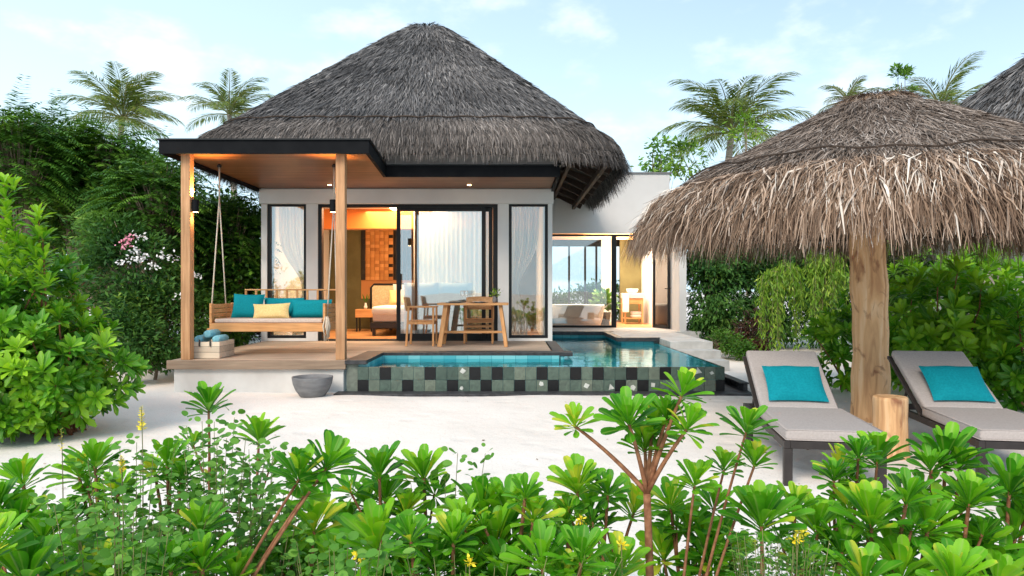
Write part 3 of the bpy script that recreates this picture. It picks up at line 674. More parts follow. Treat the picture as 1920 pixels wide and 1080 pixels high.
# rear glazing of the bathroom looks on to plants
m = MB(); m.box(.9, 3.82, 21.6, 21.66, z1 - .05, z1 + .2)
for x in (1.75, 2.25, 2.6): m.box(x, x + .06, 21.6, 21.66, DT, z1 - .05)
part(m, 'rear_glazing', M['frame'])

# ---- pool
pool = thing('swimming_pool', 'L-shaped infinity pool with green and black stone tiles and turquoise water', 'swimming pool', (.6, YF, .04))
WL = E - 1.04
m = MB()   # basin: floor and inner walls
m.box(-1.97, 2.80, 9.5, 10.6, WL - .36, WL - .32); m.box(.80, 2.80, 10.6, 13.7, WL - .36, WL - .32); m.box(.80, 2.16, 13.7, 15.7, WL - .36, WL - .32)
m.box(-2.1, -1.97, 9.5, 10.6, WL - .32, WL + .05); m.box(-1.97, .72, 10.56, 10.62, WL - .32, WL + .05); m.box(.74, .80, 10.6, 15.7, WL - .32, WL + .05)
m.box(.80, 2.16, 15.7, 15.76, WL - .32, WL + .05); m.box(2.16, 2.80, 13.7, 13.745, WL - .32, WL + .05); m.box(2.155, 2.2, 13.745, 15.7, WL - .32, WL + .05)
m.box(-1.97, 2.8, 9.44, 9.5, WL - .32, WL - .006); m.box(2.80, 2.86, 9.5, 13.7, WL - .32, WL - .006)

m.build('basin', M['basin'], pool, world=True)
for bx in ((-2.27, -1.972, YF - .02, 10.92, DT - .05, DT + .006), (-1.97, .928, 10.58, 10.92, DT - .05, DT + .006), (.64, .82, 10.922, 13.0, DT - .05, DT + .006),
           (.82, 2.3, 15.62, 15.9, DT - .05, DT + .026), (2.06, 2.92, 13.62, 13.78, DT - .05, DT + .026), (2.06, 2.2, 13.782, 15.618, DT - .05, DT + .026)):
    MB().box(*bx).build('coping', M['lava'], pool, world=True, bevel=.006)
# tiled front and side wall: grid of 21 px tiles
tw = X(981, YF); z_mid = (E - 1.385 + WL) / 2; z_lo, z_hi = E - 1.385, WL + .004
black1 = [2, 6, 10, 12, 16, 19, 21, 24, 27, 30.4]; black2 = [0, 4, 8, 11, 14, 17, 23, 25, 32]
m = MB(); rt = random.Random(3)
def tilebox(x0, x1, y0, y1, z0, z1, t): m.box(x0, x1, y0, y1, z0, z1, t)
x00 = X(670, YF); g = .0025
for r in (0, 1):
    za, zb2 = (z_mid, z_hi) if r == 0 else (z_lo, z_mid)
    for k in range(33):
        x0 = x00 + k * tw
        t = .04 if (k in black1 and r == 0) or (k in black2 and r == 1) else rt.uniform(.14, .9)
        if x0 > 2.84: break
        tilebox(x0 + g, min(x0 + tw - g, 2.888), YF, YF + .03, za + g, zb2 - g, t)
        if t > .1 and k > 8 and rt.random() < .26:   # odd bits of pale marble set in the stone
            cx, cz = x0 + tw * rt.uniform(.3, .7), (za + zb2) / 2 + rt.uniform(-.03, .03); n = rt.choice((3, 4, 5)); rr = rt.uniform(.03, .06)
            a0 = rt.uniform(0, 6); pts = [(cx + rr * math.cos(a0 + 6.283 * i / n) * rt.uniform(.7, 1.1), cz + rr * math.sin(a0 + 6.283 * i / n) * rt.uniform(.7, 1.1)) for i in range(n)]
            pts = [(x, min(max(z, za + g), zb2 - g)) for x, z in pts]
            m.add([(x, YF - .003, z) for x, z in pts], [tuple(range(n))], 1.0)
for k in range(1):
    m.box(-2.26, x00 - g, YF + .05, YF + .08, z_lo, DT - .05, .93)
for r in (0, 1):
    za, zb2 = (z_mid, z_hi) if r == 0 else (z_lo, z_mid)
    for k in range(27): m.box(2.862, 2.89, YF + k * .16 + g, YF + k * .16 + .16 - g, za + g, zb2 - g, .04 if rt.random() < .35 else rt.uniform(.14, .9))
m.build('tiled_wall', M['tile'], pool, world=True, tint=True)
MB().box(-2.05, 2.86, YF + .03, YF + .055, z_lo - .1, z_hi - .008).build('wall_core', M['lava'], pool, world=True)
m = MB(); m.box(-2.36, 3.22, 9.16, YF - .002, -.05, E - 1.365); m.box(2.895, 3.22, YF, 11.9, -.05, E - 1.36)
for k in range(12): m.box(3.16, 3.22, YF + .05 + k * .2, YF + .2 + k * .2, E - 1.36, E - 1.27)
m.box(3.10, 3.22, YF - .002, 11.9, E - 1.27, E - 1.25)
m.build('overflow_channel', M['lava'], pool, world=True, bevel=.004)
wv = [(-1.97, 9.44), (2.862, 9.44), (2.862, 13.62), (2.16, 13.62), (2.16, 15.62), (.80, 15.62), (.80, 10.58), (-1.97, 10.58)]
m = MB(); m.add([(x, y, WL) for x, y in wv], [tuple(range(8))]); tag(m.build('pool_water', M['water']), kind='structure')
# three stone steps beside the pool
steps = thing('stone_steps', 'pale stone steps down to the sand at the far right of the pool', 'steps', (3.3, 12.3, .04))
for i, (y0, y1, z1s, xr_) in enumerate(((12.34, 12.698, E - 1.067, 3.72), (11.98, 12.338, E - 1.21, 3.76))):
    MB().box(2.90, xr_, y0, y1, .0, z1s).build('step', M['pale_stone'], steps, world=True, bevel=.008)
# ================================================================ THINGS
def lamp(kind, loc, energy, color=(1, .6, .28), parent=None, **k):
    d = bpy.data.lights.new('bulb', kind); d.energy = energy; d.color = color
    for a_, v in k.items():
        if hasattr(d, a_): setattr(d, a_, v)
    o = bpy.data.objects.new('bulb', d); C.objects.link(o); o.location = loc
    if parent is not None: o.parent = parent
    return o
# post lamps
for px, sgn, lb in ((351.3, 1, 'black up-and-down wall lamp on the left canopy post'), (639.8, -1, 'black up-and-down wall lamp on the right canopy post by the open door')):
    x = X(px, 9.57) + sgn * (.063 + .05); z = Zp(386, 9.57)
    t = thing('wall_lamp', lb, 'wall lamp', (x, 9.57, z), 0, 'lamps on the canopy posts')
    MB().lathe([(.042, -.085), (.045, -.083), (.045, .083), (.042, .085)], 20).build('housing', M['charcoal'], t, smooth=False)
    MB().box(*sorted((-sgn * .05, -sgn * .0)), -.02, .02, -.04, .04).build('bracket', M['charcoal'], t)
    MB().lathe([(.034, -.088), (.034, -.0865)], 16).build('lens', M['warm'], t)
    for up in (1, -1):
        l = lamp('SPOT', (-sgn * .012, 0, up * .10), 80 if up > 0 else 10, (1, .50, .14), t, spot_size=R_(100), spot_blend=.8, shadow_soft_size=.03)
        l.rotation_euler = (R_(180) if up > 0 else 0, 0, 0)
for px, lb in ((618, 'small round downlight in the soffit near the right post'), (880, 'small round downlight in the soffit above the dining table')):
    D = 12.55; t = thing('downlight', lb, 'downlight', (X(px, D), D, SOF), 0, 'downlights in the soffit')
    MB().lathe([(.045, -.006), (.045, 0)], 18).build('rim', M['frame'], t); MB().lathe([(.034, -.010), (.034, -.0065)], 18).build('lens', M['warm'], t)
    l = lamp('SPOT', (0, 0, -.03), 10, (1, .68, .4), t, spot_size=R_(95), spot_blend=.7, shadow_soft_size=.03)
# interior light
cl = thing('ceiling_lamp', 'warm recessed ceiling lamp inside the bedroom', 'lamp', (-2.3, 14.9, zt + .15))
MB().box(-.3, .3, -.3, .3, -.03, .005).build('diffuser', M['warm'], cl)
l = lamp('AREA', (0, 0, -.05), 120, (1, .70, .42), cl, size=1.8)
cl = thing('ceiling_lamp', 'warm recessed ceiling lamp inside the bathroom', 'lamp', (2.9, 19.0, Zp(437, YB) + .3))
MB().box(-.3, .3, -.3, .3, -.03, .005).build('diffuser', M['warm'], cl)
l = lamp('AREA', (0, 0, -.05), 190, (1, .80, .60), cl, size=1.6)

# ---- bedroom
Zf = DT
bed = thing('bed', 'double bed with white duvet seen through the glass door', 'bed', (-1.95, 15.6, Zf))
MB().box(-1.02, 1.02, -1.1, 1.05, .16, .28).build('bed_frame', M['darkmetal'], bed, bevel=.01)
for sx in (-.95, .95):
    for sy in (-1.03, .98): MB().box(sx - .03, sx + .03, sy - .03, sy + .03, .004, .16).build('leg', M['darkmetal'], bed)
MB().box(-.98, .98, -1.06, 1.0, .285, .52).build('mattress', M['seatpad'], bed, bevel=.05, seg=4)
MB().box(-1.0, 1.0, -1.09, .3, .44, .62).build('duvet', M['linen'], bed, bevel=.07, seg=4, smooth=True)
hb = MB()
hb.tube([(-1.45, 1.12, .05), (-1.45, 1.12, 1.02), (-1.38, 1.12, 1.10), (1.38, 1.12, 1.10), (1.45, 1.12, 1.02), (1.45, 1.12, .05)], .028, 8)
hf = hb.build('headboard_frame', M['frame'], bed, smooth=True); MB().box(-1.42, 1.42, 1.11, 1.13, .3, 1.08).build('cane_panel', M['cane'], hf)
for i, (x, y, w_, h_, mt, lb) in enumerate(((-.52, .86, .74, .52, 'linen', 'white bed pillow at the left of the bed'), (.45, .86, .74, .52, 'linen', 'white bed pillow at the right of the bed'), (-.72, .62, .42, .38, 'yellow', 'yellow cushion on the white bed'))):
    t = MB(); M4 = Matrix.Translation((0, 0, 0)) @ Matrix.Rotation(R_(-18), 4, 'X'); t.cushion(M4, w_, h_, .16)
    o = t.build('bed_pillow', M[mt], None, smooth=True); o.location = (-1.95 + x, 15.6 + y, Zf + .60 + h_ / 2); tag(o, lb, 'pillow')
ns = thing('nightstand', 'wooden nightstand with black legs beside the bed', 'nightstand', (-3.42, 16.2, Zf))
MB().box(-.2, .2, -.2, .2, .33, .52).build('drawer', M['teak'], ns, bevel=.01)
for sx in (-.17, .17):
    for sy in (-.17, .17): MB().box(sx - .015, sx + .015, sy - .015, sy + .015, .003, .33).build('leg', M['frame'], ns)
vs = thing('bud_vase', 'tiny vase with green sprigs on the nightstand', 'vase', (-3.42, 16.2, Zf + .523))
MB().lathe([(.03, 0), (.045, .05), (.02, .12), (.022, .14)], 16).build('vase', M['ceramic'], vs, smooth=True)
m = MB()
for i in range(5):
    a_ = i * 1.3; m.add([(0, 0, .12), (.05 * math.cos(a_) - .01, .05 * math.sin(a_), .24), (.1 * math.cos(a_), .1 * math.sin(a_), .36), (.05 * math.cos(a_) + .015, .05 * math.sin(a_), .25)], [(0, 1, 2, 3)], .5)
m.build('sprig', M['leaf_mid'], vs, tint=True)
# carved art panel on the bedroom wall
ap = thing('carved_wall_panel', 'orange and black carved wooden wall panel with zigzag edges in the bedroom', 'wall art', (-3.1, 17.28, Zf + 1.6))
m = MB(); ax0, ax1 = X(676, 17.2), X(676, 17.2) + 3.2; az0, az1 = Zp(525, 17.2), Zp(428, 17.2)
rows = 16; rh = (az1 - az0) / rows; ra = random.Random(5)
for r in range(rows):
    for c_ in range(28):
        x0 = ax0 + c_ * (ax1 - ax0) / 28; x1_ = x0 + (ax1 - ax0) / 28
        zig = abs((r % 3) - 1) * .06
        dark = (ax0 + .68 + zig < x0 + .05 < ax0 + 2.0 + zig) or (x0 < ax0 + .06 + zig * .6)
        t = .05 if dark else ra.uniform(.3, 1); dy = ra.uniform(.0, .03)
        za = az0 + r * rh; m.add([(x0, 17.27, za), (x1_, 17.24 - dy, za), (x1_, 17.24 - dy, za + rh), (x0, 17.27, za + rh)], [(0, 1, 2, 3)], t)
m.box(ax0, ax1, 17.275, 17.285, Zp(560, 17.2), az1, .35)
m.build('panel', M['art'], ap, world=True, tint=True)
# curtains
def curtain(x0, x1, y, tie_z, side, lb):
    n = 90; V = []; rows = 40; z0, z1 = DT + .06, zt - .02
    for r in range(rows + 1):
        z = z0 + (z1 - z0) * r / rows; k = 1 - .72 * math.exp(-((z - tie_z) / .55) ** 2)
        if z < tie_z: k = min(k, .5) if False else .28 + .35 * (1 - math.exp(-((tie_z - z) / .6) ** 2))
        for i in range(n + 1):
            u = i / n
            x = (x0 + (x1 - x0) * k * u) if side < 0 else (x1 - (x1 - x0) * k * (1 - u))
            V.append((x, y + .035 * math.sin(u * 60) * (.5 + .5 * k) + .02 * math.sin(u * 23 + z * 2), z))
    Q = [(r * (n + 1) + i, r * (n + 1) + i + 1, (r + 1) * (n + 1) + i + 1, (r + 1) * (n + 1) + i) for r in range(rows) for i in range(n)]
    o = np_mesh('curtain', V, Q, M['curtain'], smooth=True); tag(o, lb, 'curtain', 'white sheer curtains'); return o
curtain(-4.5, -3.88, YW + .28, DT + 1.0, 1, 'white sheer curtain tied back inside the left window')
curtain(-.02, .52, YW + .28, DT + 1.0, -1, 'white sheer curtain gathered inside the right window')

# ---- swing bench
sw = thing('swing_bench', 'hanging wooden swing bench on white ropes under the canopy', 'swing bench', (-3.57, 10.5, DT))
Y0, Y1, XL, XR = 10.1, 10.93, -4.41, -2.72
def sp_(mb, name, mat, **k): return mb.build(name, mat, sw, world=True, **k)
zr0, zr1 = Zp(622, Y0), Zp(606, Y0)
m = MB(); m.box(XL, XR, Y0, Y0 + .05, zr0, zr1); m.box(XL, XR, Y1 - .05, Y1, zr0, zr1); m.box(XL, XL + .05, Y0 + .05, Y1 - .05, zr0, zr1); m.box(XR - .05, XR, Y0 + .05, Y1 - .05, zr0, zr1)
m.box(XL + .05, XR - .05, Y0 + .05, Y1 - .05, zr0 + .05, zr1 - .015); sp_(m, 'seat_frame', M['teak'], bevel=.006)
for yb in (Y0 + .06, Y1 - .14): sp_(MB().box(XL - .06, XL - .001, yb, yb + .06, zr0 - .02, zr0 + .045), 'bearer', M['teak'])
ztop = Zp(569, Y0)
for x0 in (XL, XR - .035):
    m = MB(); m.box(x0, x0 + .035, Y0 + .0, Y0 + .075, zr1, ztop)
    for k in range(4): m.box(x0 + .006, x0 + .03, Y0 + .075, Y1 - .06, zr1 + .01 + k * .068, zr1 + .07 + k * .068)
    m.box(x0, x0 + .035, Y1 - .06, Y1, zr1, ztop); sp_(m, 'armrest', M['teak'], bevel=.004)
zb1 = Zp(542, Y1)
sp_(MB().box(-4.2, XR, Y1 - .04, Y1, zb1 - .022, zb1), 'back_rail', M['teak'], bevel=.004)
for k in range(10):
    x = -4.2 + k * (XR - .03 + 4.2) / 9; sp_(MB().box(x, x + .028, Y1 - .034, Y1 - .006, zr1, zb1 - .022), 'spindle', M['teakv'])
sp_(MB().box(XL + .06, XR - .055, Y0 + .03, Y1 - .07, zr1 + .002, zr1 + .062), 'seat_cushion', M['seatpad'], bevel=.018, seg=3, smooth=False)
for (xb, xt) in ((XL - .0, -4.44), (XR + .02, -2.70)):
    tp = (xt, 10.52, SOF - .02)
    for yb in (Y0 + .09, Y1 - .11):
        zk = Zp(372, 10.5); kn = (xt, 10.52, zk)
        sp_(MB().tube([(xb - .03, yb, zr0 - .02), (xb - .03 + (xt - xb + .03) * .5, (yb + 10.52) / 2, (zr0 + zk) / 2), kn], .010, 6), 'rope', M['rope'], smooth=True)
    sp_(MB().tube([(xt, 10.52, Zp(372, 10.5)), tp], .013, 6), 'rope', M['rope'], smooth=True)
    sp_(MB().lathe([(.03, -.03), (.035, 0), (.012, .02)], 10, c=tp), 'hook', M['darkmetal'])
# knotted rope bundle at the right front corner
m = MB(); rk = random.Random(4)
for k in range(9):
    a_ = rk.uniform(0, 6.28); m.tube([(XR + .02 + .02 * math.cos(a_), Y0 + .02 * math.sin(a_), zr0 + .22), (XR + .02 + .05 * math.cos(a_), Y0 + .05 * math.sin(a_), zr0 + .08), (XR + .02 + .035 * math.cos(a_ + 1), Y0 + .035 * math.sin(a_ + 1), zr0 - .12 + rk.uniform(-.03, .05))], [.008, .014, .006], 5)
sp_(m, 'rope_tassel', M['rope'], smooth=True)
def pillow(name, mat, lb, cat, c, w_, h_, th, rx, rz=0, ry=0, grp=None, pinch=.12):
    M4 = Matrix.Rotation(rz, 4, 'Z') @ Matrix.Rotation(rx, 4, 'X') @ Matrix.Rotation(ry, 4, 'Y')
    m = MB().cushion(M4, w_, h_, th, pinch=pinch); o = m.build(name, M[mat], None, smooth=True); o.location = c; return tag(o, lb, cat, grp)
pillow('pillow', 'teal', 'square teal pillow at the left end of the swing bench', 'pillow', (-4.02, 10.56, zr1 + .24), .48, .38, .16, R_(-16), 0, R_(1), 'teal pillows on the swing bench')
pillow('pillow', 'teal', 'long teal pillow at the middle of the swing bench, behind the yellow one', 'pillow', (-3.52, 10.68, zr1 + .215), .62, .31, .15, R_(-12), 0, 0, 'teal pillows on the swing bench')
pillow('pillow', 'teal', 'long teal bolster pillow at the right end of the swing bench', 'pillow', (-3.06, 10.58, zr1 + .20), .62, .28, .20, R_(-8), 0, 0, 'teal pillows on the swing bench', .05)
pillow('pillow', 'yellow', 'small yellow lumbar pillow on the swing bench', 'pillow', (-3.62, 10.43, zr1 + .165), .56, .24, .12, R_(-14), 0, R_(-2), None, .16)

# ---- crate of towels
cr_ = thing('wooden_crate', 'whitewashed wooden crate with dark handles on the deck edge', 'crate', (-4.28, 9.93, DT))
m = MB(); cw, cd, ch = .40, .52, .235
m.box(-cw / 2, cw / 2, -cd / 2, -cd / 2 + .018, .004, ch); m.box(-cw / 2, cw / 2, cd / 2 - .018, cd / 2, .004, ch)
m.box(-cw / 2, -cw / 2 + .018, -cd / 2 + .018, cd / 2 - .018, .004, ch); m.box(cw / 2 - .018, cw / 2, -cd / 2 + .018, cd / 2 - .018, .004, ch)
m.box(-cw / 2 + .018, cw / 2 - .018, -cd / 2 + .018, cd / 2 - .018, .006, .02); m.build('box', M['whitewash'], cr_, bevel=.003)
for sx in (-.075, .075): MB().tube([(sx - .0, -cd / 2 - .004, ch + .03), (sx + .0, -cd / 2 - .014, ch - .02), (sx, -cd / 2 - .012, ch - .06)], .010, 6).build('handle', M['darkmetal'], cr_, smooth=True)
for i, (dx, dz, lb) in enumerate(((-.13, .0, 'left'), (.12, -.0, 'right'), (0.0, .075, 'topmost'))):
    m = MB(); pts = []
    sp = [(.001, -.17), (.04, -.17), (.052, -.16), (.055, 0), (.052, .16), (.04, .17), (.001, .17)]
    for r, l_ in sp: pts.append((r, l_))
    n = 28; V = []
    for r, l_ in pts:
        for j in range(n):
            a_ = j / n * 6.283; rr = r * (1 + .04 * math.sin(5 * a_)); V.append((rr * math.cos(a_), l_, rr * math.sin(a_)))
    F_ = [(k * n + j, k * n + (j + 1) % n, (k + 1) * n + (j + 1) % n, (k + 1) * n + j) for k in range(len(pts) - 1) for j in range(n)]
    m.add(V, F_); o = m.build('rolled_towel', M['towel'], None, smooth=True); o.location = (-4.28 + dx, 9.90, DT + .225 + dz + .04)
    tag(o, {'left': 'blue rolled towel at the left in the white crate', 'right': 'blue rolled towel at the right in the white crate', 'topmost': 'blue rolled towel lying on top of the other two in the crate'}[lb], 'towel', 'blue towels in the crate')
# ---- concrete bowl
bx_, by_ = X(586, 9.08), 9.08
o = MB().lathe([(.145, 0), (.16, .012), (.215, .09), (.248, .17), (.262, .25), (.262, .265), (.246, .265), (.235, .22), (.2, .12), (.13, .05), (.01, .04)], 48).build('planter_bowl', M['concrete'], None, smooth=True)
o.location = (bx_, by_, gz(bx_, by_) - .004); tag(o, 'empty round grey concrete bowl on the sand before the white plinth', 'bowl')

# ---- dining set
tb = thing('dining_table', 'small slatted teak dining table with splayed legs on the deck', 'table', (-.66, 12.0, DT))
m = MB()
for k in range(7): m.box(-.60, .60, -.36 + k * .103, -.36 + k * .103 + .097, .705, .74)
m.build('tabletop', M['teak'], tb, bevel=.003)
for sx in (-1, 1):
    for sy in (-1, 1): MB().bar((sx * .46, sy * .26, .705), (sx * .56, sy * .33, .003), .075 if sx < 0 else .06, .06).build('leg', M['teakv'], tb, bevel=.004)
    MB().box(sx * .53 - .02, sx * .53 + .02, -.27, .27, .18, .22).build('cross_rail', M['teak'], tb)
    MB().box(sx * .47 - .02, sx * .47 + .02, -.25, .25, .665, .703).build('cross_rail', M['teak'], tb)
MB().box(-.51, .51, -.025, .025, .215, .255).build('stretcher', M['teak'], tb, bevel=.003)
def chair(loc, rz, lb, slat):
    t = thing('dining_chair', lb, 'chair', loc, rz, 'chairs at the dining table')
    # faces -Y in local space
    for sx in (-1, 1):
        MB().bar((sx * .25, -.22, .003), (sx * .25, -.22, .66), .034, .034).build('leg', M['teakv'], t, bevel=.003)
        MB().bar((sx * .25, .24, .003), (sx * .25, .20, .66), .034, .034).build('leg', M['teakv'], t, bevel=.003)
        MB().bar((sx * .25, -.25, .672), (sx * .25, .23, .672), .045, .022).build('armrest', M['teak'], t, bevel=.003)
        MB().bar((sx * .25, -.2, .40), (sx * .25, .2, .40), .028, .045).build('side_rail', M['teak'], t)
    MB().bar((-.235, -.22, .40), (.235, -.22, .40), .028, .05).build('front_rail', M['teak'], t)
    m = MB()
    for k in range(8): m.box(-.235, .235, -.20 + k * .052, -.20 + k * .052 + .044, .425, .440)
    m.build('seat', M['teak'], t, bevel=.003)
    m = MB(); n = 14
    for i in range(n + 1):
        u = -1 + 2 * i / n
        for z, dy in ((.60, 0), (.84, .04)):
            for th_ in (0, .02): m.v.append((u * .25, .21 + dy + .05 * (1 - u * u) + th_, z - .015 * u * u * (z > .7))); m.t.append(.5)
    for i in range(n):
        a_ = i * 4; b_ = a_ + 4; m.f += [(a_, b_, b_ + 2, a_ + 2), (a_ + 1, a_ + 3, b_ + 3, b_ + 1), (a_ + 2, b_ + 2, b_ + 3, a_ + 3), (a_, a_ + 1, b_ + 1, b_)]
    m.f += [(0, 2, 3, 1), (n * 4, n * 4 + 1, n * 4 + 3, n * 4 + 2)]
    m.build('backrest', M['leather'], t, smooth=True)
    if slat:
        for z in (.22, .30): MB().bar((-.235, .225, z), (.235, .225, z), .02, .035).build('rear_rail', M['teak'], t)
        for z in (.22, .31): MB().bar((-.235, -.22, z), (.235, -.22, z), .02, .035).build('front_rail', M['teak'], t)
    return t
chair((-1.56, 12.05, DT), R_(90), 'teak armchair at the left end of the dining table, seen side on', False)
chair((-.60, 12.62, DT), 0, 'teak armchair with slats behind the dining table, facing the camera', True)
for i, (x, y, lb) in enumerate(((-.98, 11.82, 'left dark placemat and plate on the dining table'), (-.56, 11.85, 'right dark placemat and plate on the dining table'))):
    t = thing('table_setting', lb, 'plate', (x, y, DT + .7405), 0, 'place settings on the dining table')
    MB().lathe([(.15, 0), (.152, .003), (.15, .006)], 28).build('placemat', M['charcoal'], t)
    MB().lathe([(.07, .0065), (.12, .018), (.122, .021), (.07, .011)], 28).build('plate', M['ceramic'], t, smooth=True)
for i, (x, y, lb) in enumerate(((-.86, 12.0, 'left stemmed wine glass on the dining table'), (-.80, 12.12, 'right stemmed wine glass on the dining table'))):
    o = MB().lathe([(.035, 0), (.034, .003), (.004, .008), (.004, .09), (.03, .12), (.04, .16), (.036, .21), (.034, .21), (.037, .16), (.026, .122), (.001, .115)], 20).build('wine_glass', M['tableglass'], None, smooth=True)
    o.location = (x, y, DT + .7405); tag(o, lb, 'glass', 'wine glasses')
fv = thing('flower_vase', 'small vase of white flowers and green leaves on the right of the table', 'vase', (-.30, 12.0, DT + .7405))
MB().lathe([(.03, 0), (.04, .03), (.035, .08), (.022, .1), (.026, .11)], 18).build('vase', M['concrete'], fv, smooth=True)
m = MB(); rf = random.Random(8)
P_, D_, N_, L_, T_ = [], [], [], [], []
for i in range(46):
    a_ = rf.uniform(0, 6.28); e = rf.uniform(.2, 1.5); d = np.array([math.cos(a_) * math.cos(e), math.sin(a_) * math.cos(e), math.sin(e)]); P_.append(np.array([0, 0, .1]) + d * rf.uniform(.02, .12)); D_.append(d); N_.append([rf.gauss(0, 1), rf.gauss(0, 1), 1]); L_.append(rf.uniform(.04, .07)); T_.append(rf.random())
V_, Q_, t_, r_ = leaves(np.array(P_), np.array(D_), np.array(N_), np.array(L_), tmpl_simple(.4), np.array(T_)); np_mesh('leaves', V_, Q_, M['leaf_yel'], fv, tint=t_, world=False)
P_, D_, N_, L_, T_ = [], [], [], [], []
for i in range(5):
    c_ = np.array([rf.uniform(-.02, .13), rf.uniform(-.06, .04), rf.uniform(.16, .22)])
    for j in range(6):
        a_ = j * 1.047; d = np.array([math.cos(a_), math.sin(a_), .35]); P_.append(c_); D_.append(d); N_.append([0, -.3, 1]); L_.append(.035); T_.append(.5)
V_, Q_, t_, r_ = leaves(np.array(P_), np.array(D_), np.array(N_), np.array(L_), tmpl_simple(.6), np.array(T_)); np_mesh('flowers', V_, Q_, M['white_petal'], fv, world=False)

sf = thing('sofa', 'white sofa inside the bedroom with its back against the sliding glass', 'sofa', (-1.45, 13.9, DT))
MB().box(-.66, .66, -.42, .40, .06, .42).build('base', M['linen'], sf, bevel=.05, seg=3)
for x0 in (-.66, .0):
    MB().cushion(Matrix.Translation((x0 + .33, -.33, .74)) @ Matrix.Rotation(R_(-6), 4, 'X'), .68, .74, .26, pinch=.05).build('back_cushion', M['linen'], sf, smooth=True)
for sx in (-.6, .6):
    for sy in (-.34, .34): MB().box(sx - .02, sx + .02, sy - .02, sy + .02, .004, .06).build('leg', M['frame'], sf)
def sheer(x0, x1, y, lb):
    n = 160; V = [(x0 + (x1 - x0) * i / n, y + .03 * math.sin(i * .75) + .015 * math.sin(i * .23), z) for z in (DT + .03, DT + 1.2, zt + .1) for i in range(n + 1)]
    Q = [(r * (n + 1) + i, r * (n + 1) + i + 1, (r + 1) * (n + 1) + i + 1, (r + 1) * (n + 1) + i) for r in range(2) for i in range(n)]
    tag(np_mesh('curtain', V, Q, M['curtain'], smooth=True), lb, 'curtain', 'white sheer curtains')
sheer(-2.05, -.2, 14.45, 'pale sheer sheet added for the milky door reflections, behind the white sofa')  # added sheet, stands in for milky sky reflections on the sliding door
# ---- bathroom
bt = thing('bathtub', 'oval white freestanding bathtub behind the bathroom glass', 'bathtub', (1.7, 18.35, DT + .02))
MB().lathe([(.60, 0), (.64, .01), (.70, .2), (.745, .5), (.75, .56), (.73, .565), (.70, .5), (.64, .2), (.55, .12), (.01, .11)], 56, sy=.52).build('tub', M['ceramic'], bt, smooth=True)
MB().tube([(.35, .48, .0), (.35, .48, .85), (.33, .42, .9), (.28, .3, .88)], .018, 8).build('tap', M['frame'], bt, smooth=True)
vn = thing('vanity', 'timber vanity with white basin and towels in the bathroom', 'vanity', (3.4, 19.6, DT + .02))
MB().box(-.28, .28, -.3, .3, .72, .86).build('counter', M['pale_stone'], vn, bevel=.006)
MB().box(-.26, .26, -.28, .28, .56, .716).build('drawer', M['teak'], vn, bevel=.004)
for sx in (-.24, .24):
    for sy in (-.26, .26): MB().box(sx - .02, sx + .02, sy - .02, sy + .02, 0, .56).build('leg', M['teakv'], vn)
MB().box(-.24, .24, -.26, .26, .14, .17).build('shelf', M['teak'], vn)
MB().lathe([(.1, .862), (.15, .9), (.17, .98), (.155, .98), (.12, .9), (.01, .88)], 28).build('basin', M['ceramic'], vn, smooth=True)
for i, (dx, dz) in enumerate(((.1, .172), (.1, .26))):
    o = MB().box(-.13, .13, -.16, .16, 0, .085).build('folded_towel', M['linen'], None, bevel=.03, seg=3, smooth=True); o.location = (3.4 + dx, 19.6, DT + .02 + dz)
    tag(o, ('lower', 'upper')[i] + ' white folded towel on the shelf under the vanity', 'towel', 'white towels under the vanity')
o = MB().box(-.09, .09, -.012, .012, -.5, 0).build('hand_towel', M['linen'], None, bevel=.01); o.location = (3.16, 19.27, DT + .85); tag(o, 'white hand towel hanging in front of the vanity', 'towel')

